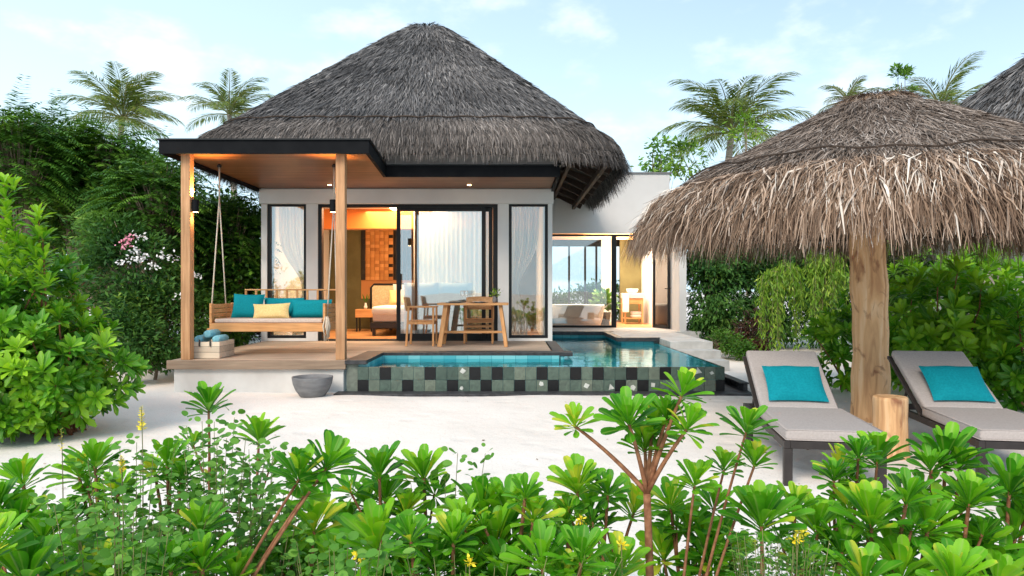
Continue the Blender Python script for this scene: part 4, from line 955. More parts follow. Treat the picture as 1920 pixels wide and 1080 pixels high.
# ---- loungers
def lounger():
    t = thing('sun_lounger', 'x', 'sun lounger', (0, 0, 0), 0, 'sun loungers under the thatched umbrella')
    wd, sl, hs = .70, 1.02, .335    # foot end at y=0, hinge at y=sl
    m = MB(); a_ = wd / 2
    m.box(-a_, -a_ + .045, 0, sl + .72, hs - .055, hs); m.box(a_ - .045, a_, 0, sl + .72, hs - .055, hs)
    m.box(-a_ + .045, a_ - .045, 0, .045, hs - .055, hs); m.box(-a_ + .045, a_ - .045, sl + .675, sl + .72, hs - .055, hs); m.box(-a_ + .045, a_ - .045, sl - .02, sl + .02, hs - .055, hs - .01)
    for k in range(9): m.box(-a_ + .045, a_ - .045, .1 + k * .1, .15 + k * .1, hs - .03, hs - .012)
    m.build('frame', M['darkmetal'], t, bevel=.004)
    for sx in (-1, 1):
        for y in (.0, sl + .52): MB().box(*sorted((sx * a_, sx * (a_ - .06))), y, y + .055, .0, hs - .056).build('leg', M['darkmetal'], t, bevel=.004)
    m = MB()
    for sx in (-1, 1): m.bar((sx * (a_ - .02), sl, hs), (sx * (a_ - .02), sl + .74, hs + .44), .035, .03)
    m.bar((-a_, sl + .74, hs + .44), (a_, sl + .74, hs + .44), .03, .03); m.build('back_frame', M['darkmetal'], t, bevel=.003)
    MB().bar((-a_ + .06, sl + .40, hs + .22), (-a_ + .06, sl + .55, hs - .03), .02, .02).bar((a_ - .06, sl + .40, hs + .22), (a_ - .06, sl + .55, hs - .03), .02, .02).build('back_prop', M['darkmetal'], t)
    MB().box(-a_ + .012, a_ - .012, .0, sl - .005, hs + .003, hs + .088).build('seat_cushion', M['taupe'], t, bevel=.022, seg=4, smooth=False)
    for zz in (hs + .010, hs + .083):
        b_ = a_ - .014; MB().tube([(-b_, .004, zz), (b_, .004, zz), (b_, sl - .01, zz), (-b_, sl - .01, zz), (-b_, .004, zz)], .004, 5).build('piping', M['taupe'], t, smooth=True)
    L = .87; ang = math.atan2(.44, .75)
    M4 = Matrix.Translation((0, sl + .012, hs + .008)) @ Matrix.Rotation(ang, 4, 'X')
    MB().box(-a_ + .03, a_ - .03, .01, L, .015, .085, M4=M4).build('back_cushion', M['taupe'], t, bevel=.022, seg=4)
    return t
proto = lounger()
for i, (x, y, rz, lb) in enumerate(((2.33, 5.0, R_(-9), 'left of the two taupe sun loungers, its black frame standing left of the trunk pole'), (3.75, 5.0, R_(-9), 'right of the two taupe sun loungers, cut by the edge, beside the tree stump table'))):
    o = proto if i == 0 else copy_tree(proto)
    o['label'] = lb; o.location = (x, y, gz(x, y) - .005); o.rotation_euler.z = rz
    c, s_n = math.cos(rz), math.sin(rz); lx, ly = (.0 if i == 0 else .02), 1.02 + .175; hh = .335 + .085 + .185
    pillow('pillow', 'teal', ('teal rectangular pillow on the left sun lounger', 'teal rectangular pillow on the right sun lounger')[i], 'pillow',
           (x + c * lx - s_n * ly, y + s_n * lx + c * ly, hh), .50, .42, .13, R_(-50), rz, 0, 'teal pillows on the sun loungers', .10)

# ---- thatched umbrella
um = thing('thatched_umbrella', 'big straw-thatched beach umbrella on a thick peeled log pole', 'umbrella', (3.92, 7.6, gz(3.92, 7.6)))
m = MB(); pts = []; rad = []; rp = random.Random(11)
for k in range(26):
    z = k / 25 * 3.15; px = 1629 + (1625 - 1629) * k / 25
    pts.append((X(1631, 7.6) + .02 * math.sin(z * 1.7) - .035 * z / 2.5, 7.6, z - .03)); rad.append(.192 - .022 * z / 3 + .008 * math.sin(z * 5) + .006 * math.sin(z * 13 + 1))
m.tube(pts, rad, 28)
m.build('pole', M['log'], um, world=True, smooth=True)
UC = (X(1643, 7.6), 7.6, E)
up = [(.02, 2.10), (.24, 2.08), (.42, 1.99), (.9, 1.75), (1.4, 1.49), (1.88, 1.25), (2.04, 1.15), (2.12, 1.09)]
ul = [(2.09, 1.08), (2.24, .99), (2.36, .86), (2.43, .71)]
uu = [(2.43, .71), (2.3, .86), (1.2, 1.3), (.15, 1.75)]
ur = thatch_shell('thatch_roof', up + ul[1:], 2, UC, M['thatch_core'], um, 96)
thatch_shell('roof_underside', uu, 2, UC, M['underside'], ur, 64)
sa, _, _ = arc(up); sb, _, _ = arc(ul)
def fr(th, rng): return (np.sin(th) < .45) | (rng.uniform(0, 1, len(th)) < .35)
thatch_layer('thatch', up, 2, UC, M['thatch_top'], ur, 34000, (.14, .34), (.004, .010), (.1, sa[-1] + .05), rs, .035, .15, .26, (.42, .24), fr)
thatch_layer('eave_thatch', ul, 2, UC, M['thatch_tan'], ur, 34000, (.18, .46), (.0035, .010), (-.04, sb[-1]), rs, .07, .9, .40, (.44, .28), fr)
thatch_layer('eave_fringe', [(2.32, .88), (2.43, .75)], 2, UC, M['thatch_tan'], ur, 8000, (.18, .62), (.004, .011), (0, .2), rs, .05, 1.6, .34, (.30, .2), fr)
thatch_layer('loose_straw', ul, 2, UC, M['thatch_tan'], ur, 1500, (.22, .52), (.008, .020), (.05, sb[-1]), rs, .08, 1.1, .45, (.86, .12), fr)
thatch_layer('cap', [(.02, 2.12), (.30, 2.09), (.45, 2.0)], 2, UC, M['thatch_tan'], ur, 1800, (.10, .2), (.004, .011), (0, .4), rs, .012, .35, .2, (.36, .2))
th = np.linspace(0, 2 * math.pi, 260, endpoint=False)
rr_ = 2.11 - .14 * np.clip(-np.cos(th), 0, 1) ** 2 + .03 * np.sin(th * 9) + .02 * np.sin(th * 23)
sp = [(UC[0] + r_ * math.cos(a_), UC[1] + r_ * math.sin(a_), E + np.interp(r_, [.9, 1.4, 1.88, 2.04, 2.25], [1.75, 1.49, 1.25, 1.15, .99]) + .085) for r_, a_ in zip(rr_, th)]; sp.append(sp[0])
MB().tube(sp, .010, 5, caps=False).build('net_seam', M['underside'], ur, world=True)
m = MB()
for k in range(12):
    a_ = k * math.pi / 6 + .1; m.tube([(UC[0] + .15 * math.cos(a_), UC[1] + .15 * math.sin(a_), E + 1.75), (UC[0] + 2.36 * math.cos(a_), UC[1] + 2.36 * math.sin(a_), E + .86)], .03, 7)
m.build('rafter', M['rafter'], um, world=True, smooth=True)
for zz, r0 in ((1.02, 1.8),):
    n = 40; MB().tube([(UC[0] + r0 * math.cos(i / n * 6.2832), UC[1] + r0 * math.sin(i / n * 6.2832), E + zz - .02) for i in range(n + 1)], .025, 6, caps=False).build('hoop', M['rafter'], um, world=True, smooth=True)
# stump table
sx_, sy_ = X(1670, 6.05), 6.05
m = MB(); n = 36; pr = [(.150, 0), (.152, .02), (.140, .15), (.136, .35), (.140, .50), (.136, .525), (.12, .53)]
m.lathe(pr, n); 
for i, (x, y, z) in enumerate(m.v):
    a_ = math.atan2(y, x); k = 1 + .03 * math.sin(3 * a_ + 1) + .015 * math.sin(7 * a_ + z * 4); m.v[i] = (x * k, y * k, z)
o = m.build('stump_table', M['log'], None, smooth=False); o.location = (sx_, sy_, gz(sx_, sy_) - .004); tag(o, 'short tree stump used as a side table between the loungers', 'stump table')
o.modifiers.new('bevel', 'BEVEL').width = .006
# ---- neighbouring thatched roof, right edge
nv = thing('neighbour_roof', 'grey thatched roof of the next villa behind the umbrella at the right edge', 'villa', (10.9, 14.5, .04))
nc = (11.1, 14.2, E)
npf = [(.03, 4.95), (.3, 4.9), (.8, 4.5), (3.6, 2.1)]; nl = [(3.6, 2.1), (3.85, 1.8), (3.95, 1.45)]
nr_ = thatch_shell('roof', npf + nl[1:], 5, nc, M['thatch_core'], nv, 96)
sn, _, _ = arc(npf)
thatch_layer('thatch', npf, 5, nc, M['thatch'], nr_, 12000, (.2, .4), (.016, .03), (.02, sn[-1]), rs, .05, .1, .16, (.5, .2), lambda th, rng: (np.cos(th) < .2) & (np.sin(th) < .7))
thatch_layer('eave_thatch', nl, 5, nc, M['thatch_lip'], nr_, 4000, (.2, .4), (.014, .026), (0, .6), rs, .05, .5, .16, (.5, .2), lambda th, rng: (np.cos(th) < .2) & (np.sin(th) < .7))
MB().box(8.6, 14.6, 11.6, 17.2, 0, E + 1.9).build('wall', M['plaster'], nv, world=True)
# ================================================================ PLANTS
SPOON = tmpl_spoon(); SPOONL = tmpl_spoon_low(); SIMPLE = tmpl_simple(.34, .15); WIDE = tmpl_simple(.55, .12); ROUND = tmpl_round()
def bez(a, b, c, n):
    t = np.linspace(0, 1, n)[:, None]; return (1 - t) ** 2 * np.array(a) + 2 * t * (1 - t) * np.array(b) + t * t * np.array(c)
rp = np.random.default_rng(21)
def fore_shrub(label, D, root_px, ros, stem='twig', rad=.011, bare=False, group='beach shrubs in the foreground', trunk=None):
    """ros: (px, py, diam_px[, fork]) ; stems run from the root or a fork point up to each rosette"""
    x0 = X(root_px, D); t = thing('beach_shrub', label, 'shrub', (x0, D, gz(x0, D)), 0, group)
    parts = []; m = MB(); root = np.array([x0, D, gz(x0, D) - .03])
    fork = None
    if trunk:
        fork = np.array(W(trunk[0], trunk[1], D)); mid = (root + fork) / 2 + np.array([.01, 0, .0])
        m.tube([tuple(p) for p in bez(root, mid, fork, 8)], list(np.linspace(rad * 1.5, rad * 1.15, 8)), 8)
    for k, r in enumerate(ros):
        px, py, dm = r[:3]; dd = D + (r[3] if len(r) > 3 else rp.uniform(-.12, .12))
        diam = dm / F * dd; c = np.array(W(px, py, dd)); base = c - np.array([0, 0, diam * .20])
        st = fork if (fork is not None) else root
        v = base - st; ax = unit(np.array([v[0] * .8, v[1] * .5 - .10, abs(v[2]) + .25]) + rp.normal(0, .06, 3))
        ctl = base - ax * max(.10, np.linalg.norm(v) * .42)
        if fork is not None or bare: ctl = st + np.array([v[0] * (.42 if bare else .5), v[1] * .5, v[2] * .52])
        if fork is None and not bare: ctl = ctl * .7 + (root + np.array([v[0] * .35, v[1] * .4, v[2] * .5])) * .3
        pts = bez(st, ctl, base - ax * .01, 9)
        m.tube([tuple(p) for p in pts], list(np.linspace(rad * .85, rad * .5, 9)), 7)
        parts.append(rosette(base, ax, diam * .94, int(rp.integers(22, 33)), rp, SPOON, base_tint=rp.uniform(.30, .72), openn=rp.uniform(.72, 1.05)))
        for _q in range(0 if bare else (1 if dm < 85 else 2)):   # side whorl lower on the stem
            p = pts[(7, 5)[_q]] + rp.normal(0, .3, 3) * diam * [1, .6, .25]; m.tube([tuple(pts[5]), tuple((pts[5] + p) / 2 - np.array([0, 0, .01])), tuple(p)], rad * .4, 5); parts.append(rosette(p, ax + rp.normal(0, .35, 3), diam * rp.uniform(.5, .78), int(rp.integers(12, 20)), rp, SPOON, base_tint=.35))
    V, Q, tn, rb = merge(parts); np_mesh('leaves', V, Q, M['leaf'], t, tint=tn, rib=rb, smooth=True)
    m.build('stem', M[stem], t, world=True, smooth=True); return t
fore_shrub('tall open beach shrub with one straight reddish trunk and forked leafy heads, right of centre', 2.15, 1222,
    [(1078, 777, 88), (1179, 765, 125), (1225, 775, 125), (1210, 812, 120), (1280, 716, 100), (1290, 780, 100), (1250, 762, 90)], trunk=(1213, 925), rad=.010, bare=True)
fore_shrub('leaning beach shrub with two bare orange stems in front of the left lounger', 2.2, 1250,
    [(1400, 782, 108), (1416, 848, 90), (1358, 860, 80), (1303, 885, 95)], rad=.0075, bare=True)
fore_shrub('single large glossy leaf head on a thin stem below the left lounger leg', 2.1, 1434, [(1428, 945, 165)], rad=.010)
fore_shrub('compact beach shrub in front of the black lounger leg, with paired light heads', 2.45, 1590,
    [(1576, 858, 92), (1645, 838, 112), (1564, 880, 80), (1610, 838, 80)], rad=.009)
fore_shrub('bright lime beach shrub head in front of the tree stump', 2.4, 1765, [(1773, 832, 142), (1745, 858, 90), (1800, 855, 90)], rad=.011)
fore_shrub('dense green beach shrub under the stump at the lower right', 2.2, 1660, [(1633, 945, 160), (1700, 915, 110), (1740, 965, 130), (1590, 930, 100), (1670, 1010, 130)])
fore_shrub('broad green beach shrub before the right lounger leg', 2.2, 1800, [(1768, 950, 135), (1818, 915, 120), (1836, 1005, 140), (1760, 1030, 130)])
fore_shrub('beach shrub cut by the right edge of the photo', 2.3, 1890, [(1893, 888, 140), (1905, 975, 140), (1880, 1040, 140), (1925, 930, 120)])
fore_shrub('beach shrub with a thick curved stem at the bottom right', 2.15, 1540, [(1532, 962, 140), (1490, 930, 100), (1580, 1005, 125), (1500, 1040, 100)])
fore_shrub('low beach shrub filling the bottom right corner', 2.0, 1700, [(1690, 1050, 150), (1790, 1060, 150), (1620, 1060, 140), (1870, 1068, 150)])
fore_shrub('small beach shrub at the foot of the tall red-trunked shrub, on its left', 2.7, 1110, [(1082, 890, 118), (1107, 935, 125), (1140, 905, 90), (1060, 960, 100), (1190, 930, 130)])
fore_shrub('leafy beach shrub at the foot of the tall red-trunked shrub, on its right', 2.6, 1300, [(1257, 925, 110), (1327, 1005, 145), (1290, 965, 110), (1375, 1020, 130), (1245, 1020, 120), (1340, 930, 90)])
fore_shrub('big dark dome-shaped beach shrub in the bottom centre', 2.2, 940, [(905, 930, 150), (955, 935, 160), (930, 985, 170), (870, 960, 120), (1000, 950, 110), (985, 910, 90)])
fore_shrub('low beach shrub in the bottom centre, in front of the dark dome', 2.0, 1020, [(1018, 1025, 150), (1090, 1020, 140), (950, 1050, 140), (1160, 1045, 150), (1060, 1062, 120)])
fore_shrub('beach shrub with a star-shaped head at the bottom left of centre', 2.1, 712, [(706, 985, 180), (640, 1030, 130), (770, 1050, 140)], rad=.009)
fore_shrub('upright beach shrub with one red stem and an open leaf crown, left of centre', 2.7, 800, [(794, 868, 118)], rad=.013)
fore_shrub('beach shrub with a spreading pale-veined head beside the red-stemmed one', 2.6, 728, [(711, 862, 120), (722, 912, 110), (690, 925, 90), (760, 940, 90)])
fore_shrub('beach shrub with a low yellow-green crown at the bottom centre left', 2.0, 830, [(818, 1030, 160), (880, 1050, 130), (770, 990, 100), (850, 990, 110)])
fore_shrub('leaning beach shrub with two long bare brown stems and tall crowns', 2.0, 250, [(562, 868, 125), (615, 845, 130), (572, 905, 95)], rad=.008, bare=True)
fore_shrub('dense beach shrub under the long bare brown stems', 2.55, 570, [(590, 958, 150), (540, 1000, 110), (509, 1045, 145), (650, 965, 110), (585, 1040, 130)])
fore_shrub('slender beach shrub with a red stem and upright leaves before the plinth', 2.9, 385, [(391, 742, 100)], rad=.010)
fore_shrub('slender beach shrub with a bowl-shaped leaf crown before the grey bowl', 2.8, 440, [(485, 800, 100)], rad=.010)
fore_shrub('beach shrub at the left edge on a bare orange stem', 2.6, 110, [(41, 880, 108)], rad=.012)
fore_shrub('beach shrub with fanned leaves at the left, beyond the orange stem', 2.5, 200, [(147, 868, 105), (178, 848, 105), (126, 962, 95), (220, 905, 80)])
fore_shrub('beach shrub among small round leaves, left of the red-stemmed one', 2.6, 330, [(314, 848, 105), (290, 870, 80), (340, 880, 80)])
fore_shrub('big-leaved beach shrub in the bottom left corner', 1.8, 40, [(49, 1050, 185), (-20, 1000, 160), (110, 1070, 120)])
fore_shrub('dark beach shrub at the left edge above the corner', 2.2, 20, [(33, 960, 150), (-10, 930, 130), (80, 985, 110)])
fore_shrub('upright beach shrub with narrow leaves at the bottom left', 2.0, 380, [(375, 966, 120), (379, 1034, 130), (320, 1040, 110), (440, 1060, 110)])
fore_shrub('low beach shrub beside the bottom left corner', 2.05, 230, [(200, 1050, 130), (270, 1060, 120), (150, 1010, 100)])

def sprig_plant(name, label, cat, D, root_px, tips, mat, tmpl, leaf_m, group=None, gap=.035, stem='gstem', dz=.35, side=3, tint=(.5, .2)):
    """thin upright stems with small leaves all along them"""
    x0 = X(root_px, D); t = thing(name, label, cat, (x0, D, gz(x0, D)), 0, group); m = MB()
    P, Dr, Nr, L = [], [], [], []; root = np.array([x0, D, gz(x0, D) - .02])
    for (px, py) in tips:
        dd = D + rp.uniform(-dz, dz); tip = np.array(W(px, py, dd)); rt_ = root + np.array([(tip[0] - x0) * .35, (dd - D) * .6, 0])
        pts = bez(rt_, [rt_[0] * .6 + tip[0] * .4, rt_[1], (rt_[2] + tip[2]) * .55], tip, 10); m.tube([tuple(p) for p in pts], list(np.linspace(.0032 if leaf_m > .025 else .0014, .0010, 10)), 5)
        n = int(np.linalg.norm(tip - rt_) * .8 / gap)
        for k in range(n):
            u = 1 - k / max(n, 1) * .82; q = (1 - u) ** 2 * pts[0] + 0; i = u * 9; i0 = int(min(i, 8)); q = pts[i0] * (1 - (i - i0)) + pts[i0 + 1] * (i - i0)
            for j in range(side):
                a_ = rp.uniform(0, 6.28); e = rp.uniform(-.2, .7); d = np.array([math.cos(a_) * math.cos(e), math.sin(a_) * math.cos(e), math.sin(e)])
                off = rp.uniform(.0, .05) if side > 2 else .005
                P.append(q + d * off); Dr.append(d); Nr.append([rp.normal(0, .5), -.3 + rp.normal(0, .5), 1]); L.append(leaf_m * rp.uniform(.6, 1.15))
    P = np.array(P); n = len(P)
    V, Q, tn, rb = leaves(P, np.array(Dr), np.array(Nr), np.array(L), tmpl, np.clip(rp.normal(tint[0], tint[1], n), 0, 1))
    np_mesh('leaves', V, Q, M[mat], t, tint=tn, smooth=False); m.build('stem', M[stem], t, world=True, smooth=True); return t
def tips_in(n, x0, x1, yf, jit, seed):
    r = random.Random(seed); return [((x0 + (x1 - x0) * (i + .5) / n) + r.uniform(-12, 12), yf(x0 + (x1 - x0) * (i + .5) / n) + r.uniform(0, jit)) for i in range(n)]
G_ = 'small-leaved bushes in the foreground'
sprig_plant('small_leaved_bush', 'round-leaved bush at lower left, below the swing bench and crate', 'bush', 2.45, 400, tips_in(26, 330, 500, lambda x: 775 + abs(x - 430) * .25, 200, 1), 'leaf_round', ROUND, .029, G_)
sprig_plant('small_leaved_bush', 'round-leaved bush at lower left with yellow flower spikes standing in it', 'bush', 2.4, 250, tips_in(26, 165, 340, lambda x: 850 - (x - 165) * .25, 170, 2), 'leaf_round', ROUND, .028, G_)
sprig_plant('small_leaved_bush', 'round-leaved bush between the leaning brown stems and the slender shrubs', 'bush', 2.5, 480, tips_in(22, 450, 570, lambda x: 830, 190, 3), 'leaf_round', ROUND, .029, G_)
sprig_plant('small_leaved_bush', 'round-leaved bush in the bottom left, nearest the camera', 'bush', 2.05, 230, tips_in(34, 90, 400, lambda x: 930, 110, 4), 'leaf_round', ROUND, .028, G_)
sprig_plant('small_leaved_bush', 'sparse round-leaved bush around the upright red stem', 'bush', 2.55, 830, [(858, 850), (872, 930), (770, 905), (835, 900), (900, 915), (745, 950), (910, 850)], 'leaf_round', ROUND, .032, G_)
sprig_plant('small_leaved_bush', 'round-leaved bush along the bottom left of centre', 'bush', 2.0, 640, tips_in(20, 540, 760, lambda x: 1000, 60, 6), 'leaf_round', ROUND, .030, G_)
sprig_plant('fine_leaved_herb', 'fine grey-green herb with yellow flowers at the bottom, right of centre', 'herb', 2.0, 1460, tips_in(46, 1370, 1580, lambda x: 985 + abs(x - 1450) * .1, 70, 7), 'leaf_mid', SIMPLE, .022, None, .02, tint=(.6, .2))
sprig_plant('fine_leaved_herb', 'fine grey-green herb low in the bottom centre', 'herb', 1.95, 880, tips_in(34, 700, 1200, lambda x: 1035, 40, 8), 'leaf_mid', SIMPLE, .022, None, .02, tint=(.6, .2))
# yellow flower spikes
def spike(px, py, D, h_px, label, full=True):
    x = X(px, D); t = thing('flower_spike', label, 'flower', (x, D, gz(x, D)), 0, 'yellow flower spikes'); top = np.array(W(px, py - h_px / 2, D)); z0 = gz(x, D)
    m = MB(); pts = bez([x - .03, D, z0], [x + .02, D, (z0 + top[2]) / 2], top, 9); m.tube([tuple(p) for p in pts], list(np.linspace(.004, .0012, 9)), 5); m.build('stem', M['gstem'], t, world=True)
    n = 44 if full else 16; P, Dr = [], []
    for i in range(n):
        f = i / n; a_ = i * 2.4; h = h_px / F * D; P.append(top - np.array([0, 0, h * f])); d = np.array([math.cos(a_), math.sin(a_), .5]); Dr.append(d)
    V, Q, tn, rb = leaves(np.array(P), np.array(Dr), np.tile([0, 0, 1.], (n, 1)) + rp.normal(0, .3, (n, 3)), np.linspace(.008, .022 if full else .014, n), WIDE, np.full(n, .5))
    np_mesh('petals', V, Q, M['yellow_petal'], t)
spike(265, 785, 2.4, 46, 'tallest yellow flower spike at the left, against the sand')
spike(115, 826, 2.4, 44, 'thin yellow flower spike at the far left, in front of the dark bush edge', False)
spike(228, 872, 2.3, 34, 'short yellow flower spike among the round leaves')
for i, (px, py, D, lb) in enumerate(((1493, 1012, 1.95, 'yellow blossom on the fine herb, the upper one'), (1505, 1000, 2.0, 'yellow blossom on the fine herb, the right one'), (1090, 975, 2.2, 'yellow blossom at the foot of the red-trunked shrub, left side'), (1165, 1022, 2.0, 'yellow blossom at the bottom, left of the red trunk'), (675, 1045, 1.9, 'yellow blossom at the bottom left of centre'), (880, 1055, 1.9, 'yellow blossom at the bottom centre'))):
    n = 22; c = np.array(W(px, py, D)); dr = rp.normal(0, 1, (n, 3)); V, Q, tn, rb = leaves(c + unit(dr) * rp.uniform(0, .012, (n, 1)), dr, rp.normal(0, 1, (n, 3)), rp.uniform(.01, .02, n), WIDE, np.full(n, .5))
    t = thing('yellow_flower', lb, 'flower', (c[0], c[1], gz(c[0], c[1])), 0, 'yellow blossoms low in the foreground'); np_mesh('petals', V, Q, M['yellow_petal'], t)
    MB().tube([(c[0] + .02, c[1], gz(c[0], c[1])), (c[0] + .01, c[1], (c[2]) / 2), tuple(c)], .002, 5).build('stem', M['gstem'], t, world=True)

# ---- bushes of leaf rosettes (lobed mounds)
def mound(label, lobes, n, diam, mat, group=None, tmpl=SPOONL, nleaf=15, cat='bush', name='beach_bush', seed=1, tint=(.5, .14), down=.0, extra=()):
    r = np.random.default_rng(seed); c0 = lobes[0]; t = thing(name, label, cat, (c0[0], c0[1], gz(c0[0], c0[1])), 0, group); parts = []; m = MB()
    vol = np.array([l[3] * l[5] for l in lobes]); vol = vol / vol.sum(); root = np.array([c0[0], c0[1], gz(c0[0], c0[1])])
    for li, l in enumerate(lobes):
        k = int(n * vol[li]); c = np.array(l[:3]); rad = np.array(l[3:6]); i = 0
        while i < k:
            d = unit(r.normal(0, 1, 3)); 
            if d[1] > .45 and r.uniform() < .7: continue
            i += 1
            rr = r.uniform(.62, 1.04) if r.uniform() < .8 else r.uniform(.3, .7)
            p = c + d * rad * rr
            if p[2] < .10: continue
            ax = unit(d * np.array([1, 1, .7]) + np.array([0, -.1, .55 - down]) + r.normal(0, .22, 3))
            parts.append(rosette(p, ax, diam * r.uniform(.75, 1.2), nleaf, r, tmpl, base_tint=np.clip(r.normal(*tint), .1, .9), openn=.9))
            if i % 9 == 0: m.tube([tuple(q) for q in bez(root + r.normal(0, .08, 3) * [1, 1, 0], (c + p) / 2 - [0, 0, .15], p, 5)], [.022, .016, .012, .009, .007], 5)
    for ei, (p, ax, dm, tb_) in enumerate(extra):
        parts.append(rosette(np.array(p), np.array(ax), dm, nleaf, r, tmpl, base_tint=tb_, openn=.9))
        if ei in (0, 4, 8): m.tube([tuple(q) for q in bez(np.array([p[0] - .1, p[1] + .2, 1.2]), [p[0] - .05, p[1] + .1, (1.2 + p[2]) / 2], p, 6)], [.012, .011, .010, .009, .008, .007], 6)
    V, Q, tn, rb = merge(parts); np_mesh('leaves', V, Q, M[mat], t, tint=tn, rib=rb, smooth=True); m.build('stem', M['twig'], t, world=True, smooth=True); return t
ex = [(W(px, py, 6.6), (rs.normal(0, .2), -.2, 1), .26, .72) for px, py in ((8, 345), (10, 368), (12, 392), (22, 425), (72, 405), (68, 422), (45, 460), (26, 352), (80, 445), (5, 430), (70, 445), (16, 410), (60, 465), (30, 450), (8, 450), (14, 475), (66, 480), (40, 495), (84, 480), (10, 500), (30, 520), (75, 505), (55, 520), (20, 545), (90, 530), (4, 530))]
mound('big glossy light green beach bush at the left edge with taller sprigs on top', [(-5.38, 7.1, .95, 1.12, .95, .98)], 520, .28, 'leaf_bush', 'big leafy bushes round the villa', seed=5, extra=ex)
mound('rounded glossy beach bush beside the big left-edge one, spilling on to the sand', [(-4.52, 6.95, .66, .68, .75, .62), (-4.85, 6.6, .5, .65, .6, .45)], 300, .27, 'leaf_bush', 'big leafy bushes round the villa', seed=6)
# right hand bushes
mound('bright green beach bush behind the right lounger', [(X(1760, 9.3), 9.3, .95, 1.0, .9, .85), (X(1850, 9.0), 9.0, .8, .8, .7, .75)], 130, .36, 'leaf_bush', 'bright bushes behind the loungers', seed=7, tint=(.68, .12))
mound('tall bright green beach bush at the right edge behind the right lounger', [(X(1900, 9.8), 9.8, 1.3, .9, .9, 1.0), (X(1830, 10.3), 10.3, 1.4, .9, .8, .7)], 120, .36, 'leaf_bush', 'bright bushes behind the loungers', seed=8, tint=(.66, .12))
mound('low green beach bush between the left lounger and the log pole', [(X(1590, 9.6), 9.6, .55, .55, .5, .62), (X(1560, 9.9), 9.9, .9, .4, .4, .5)], 60, .30, 'leaf_bush', 'bright bushes behind the loungers', seed=9, tint=(.55, .12))
mound('mid green beach bush just right of the log pole', [(X(1700, 10.2), 10.2, 1.1, .75, .7, .95)], 70, .34, 'leaf_bush', 'bright bushes behind the loungers', seed=10, tint=(.58, .14))
mound('dark green beach bush under the right lounger back at the right edge', [(X(1930, 8.2), 8.2, .6, .6, .6, .65)], 50, .32, 'leaf_bush', 'bright bushes behind the loungers', seed=12, tint=(.35, .1))

# ---- leafy trees and hedges: crowns of many small leaves on clumps
def leafy(name, label, cat, base, crowns, n, leaf, mat, seed, tmpl=SIMPLE, trunk=.08, clump=.35, flatz=.62, droop=0.0, group=None, tint=(.42, .16), branch=True, frontbias=.55):
    """crowns: ellipsoids (x, y, z, rx, ry, rz) in world metres"""
    r = np.random.default_rng(seed); bx, by = base; z0 = gz(bx, by); t = thing(name, label, cat, (bx, by, z0), 0, group)
    vol = np.array([c[3] * c[4] ** .5 * c[5] for c in crowns]); vol /= vol.sum(); PP, DD, NN, TT = [], [], [], []; m = MB()
    for c, vf in zip(crowns, vol):
        k = int(n * vf); nc_ = max(8, k // 110); cen = np.array(c[:3]); rad = np.array(c[3:6])
        d = unit(r.normal(0, 1, (nc_, 3))); fl = (d[:, 1] > .2) & (r.uniform(0, 1, nc_) < frontbias); d[fl, 1] *= -1
        rr = r.uniform(.15, 1, nc_) ** .33; cl = cen + d * rad * rr[:, None]
        ct = r.normal(0, tint[1] * 1.1, nc_); cs = clump * r.uniform(.55, 1.25, nc_)
        idx = r.integers(0, nc_, k); off = r.normal(0, .5, (k, 3)) * cs[idx][:, None] * np.array([1, 1, flatz]); off[:, 2] -= .5 * (off[:, 0] ** 2 + off[:, 1] ** 2) * (flatz < .5)
        P = cl[idx] + off; keep = P[:, 2] > z0 + .05; keep &= ~((P[:, 0] > -4.85) & (P[:, 0] < 4.15) & (P[:, 1] > 9.2) & (P[:, 1] < 22.3)); P, idx, off = P[keep], idx[keep], off[keep]; k = len(P)
        o_ = unit(off + d[idx] * .25); D = unit(o_ * [1, 1, .6] + r.normal(0, .45, (k, 3)) + [0, 0, -droop]); Nn = unit(np.array([0, -.15, 1.0]) + o_ * .5 + r.normal(0, .45, (k, 3)))
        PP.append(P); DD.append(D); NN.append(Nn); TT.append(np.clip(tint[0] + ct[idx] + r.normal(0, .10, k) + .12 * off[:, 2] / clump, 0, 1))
        if branch:
            for q in cl[::max(1, nc_ // 14)]:
                st = np.array([bx + r.normal(0, .05), by, z0 + (cen[2] - z0) * .25]); m.tube([tuple(p) for p in bez(st, (st + q) / 2 + [0, 0, .25], q, 5)], list(np.linspace(trunk * .5, trunk * .12, 5)), 5)
    P = np.concatenate(PP); k = len(P); V, Q, tn, rb = leaves(P, np.concatenate(DD), np.concatenate(NN), leaf * r.uniform(.6, 1.25, k), tmpl, np.concatenate(TT))
    np_mesh('crown', V, Q, M[mat], t, tint=tn)
    top = max(c[2] for c in crowns); m.tube([(bx, by, z0 - .05), (bx + .06, by, (z0 + top) * .5), (bx - .03, by, top)], [trunk, trunk * .75, trunk * .4], 8)
    m.build('trunk', M['bark'], t, world=True, smooth=True); return t
def el(px, py, D, rx, ry, dy=1.0): return (X(px, D), D, Zp(py, D), rx / F * D, dy, ry / F * D)
GT = 'dark trees left of the villa'
leafy('tree', 'tall dense dark green tree at the left edge', 'tree', (X(40, 15), 15.5), [el(30, 360, 15, 110, 120, 1.3), el(95, 295, 15.5, 60, 60, 1.0), el(20, 262, 16, 38, 36, .8), el(95, 243, 16, 30, 22, .6), el(140, 255, 16, 16, 18, .5), el(60, 236, 16, 14, 14, .4)], 21000, .16, 'leaf_dark', 31, group=GT, clump=.55, tint=(.56, .22), flatz=.4)
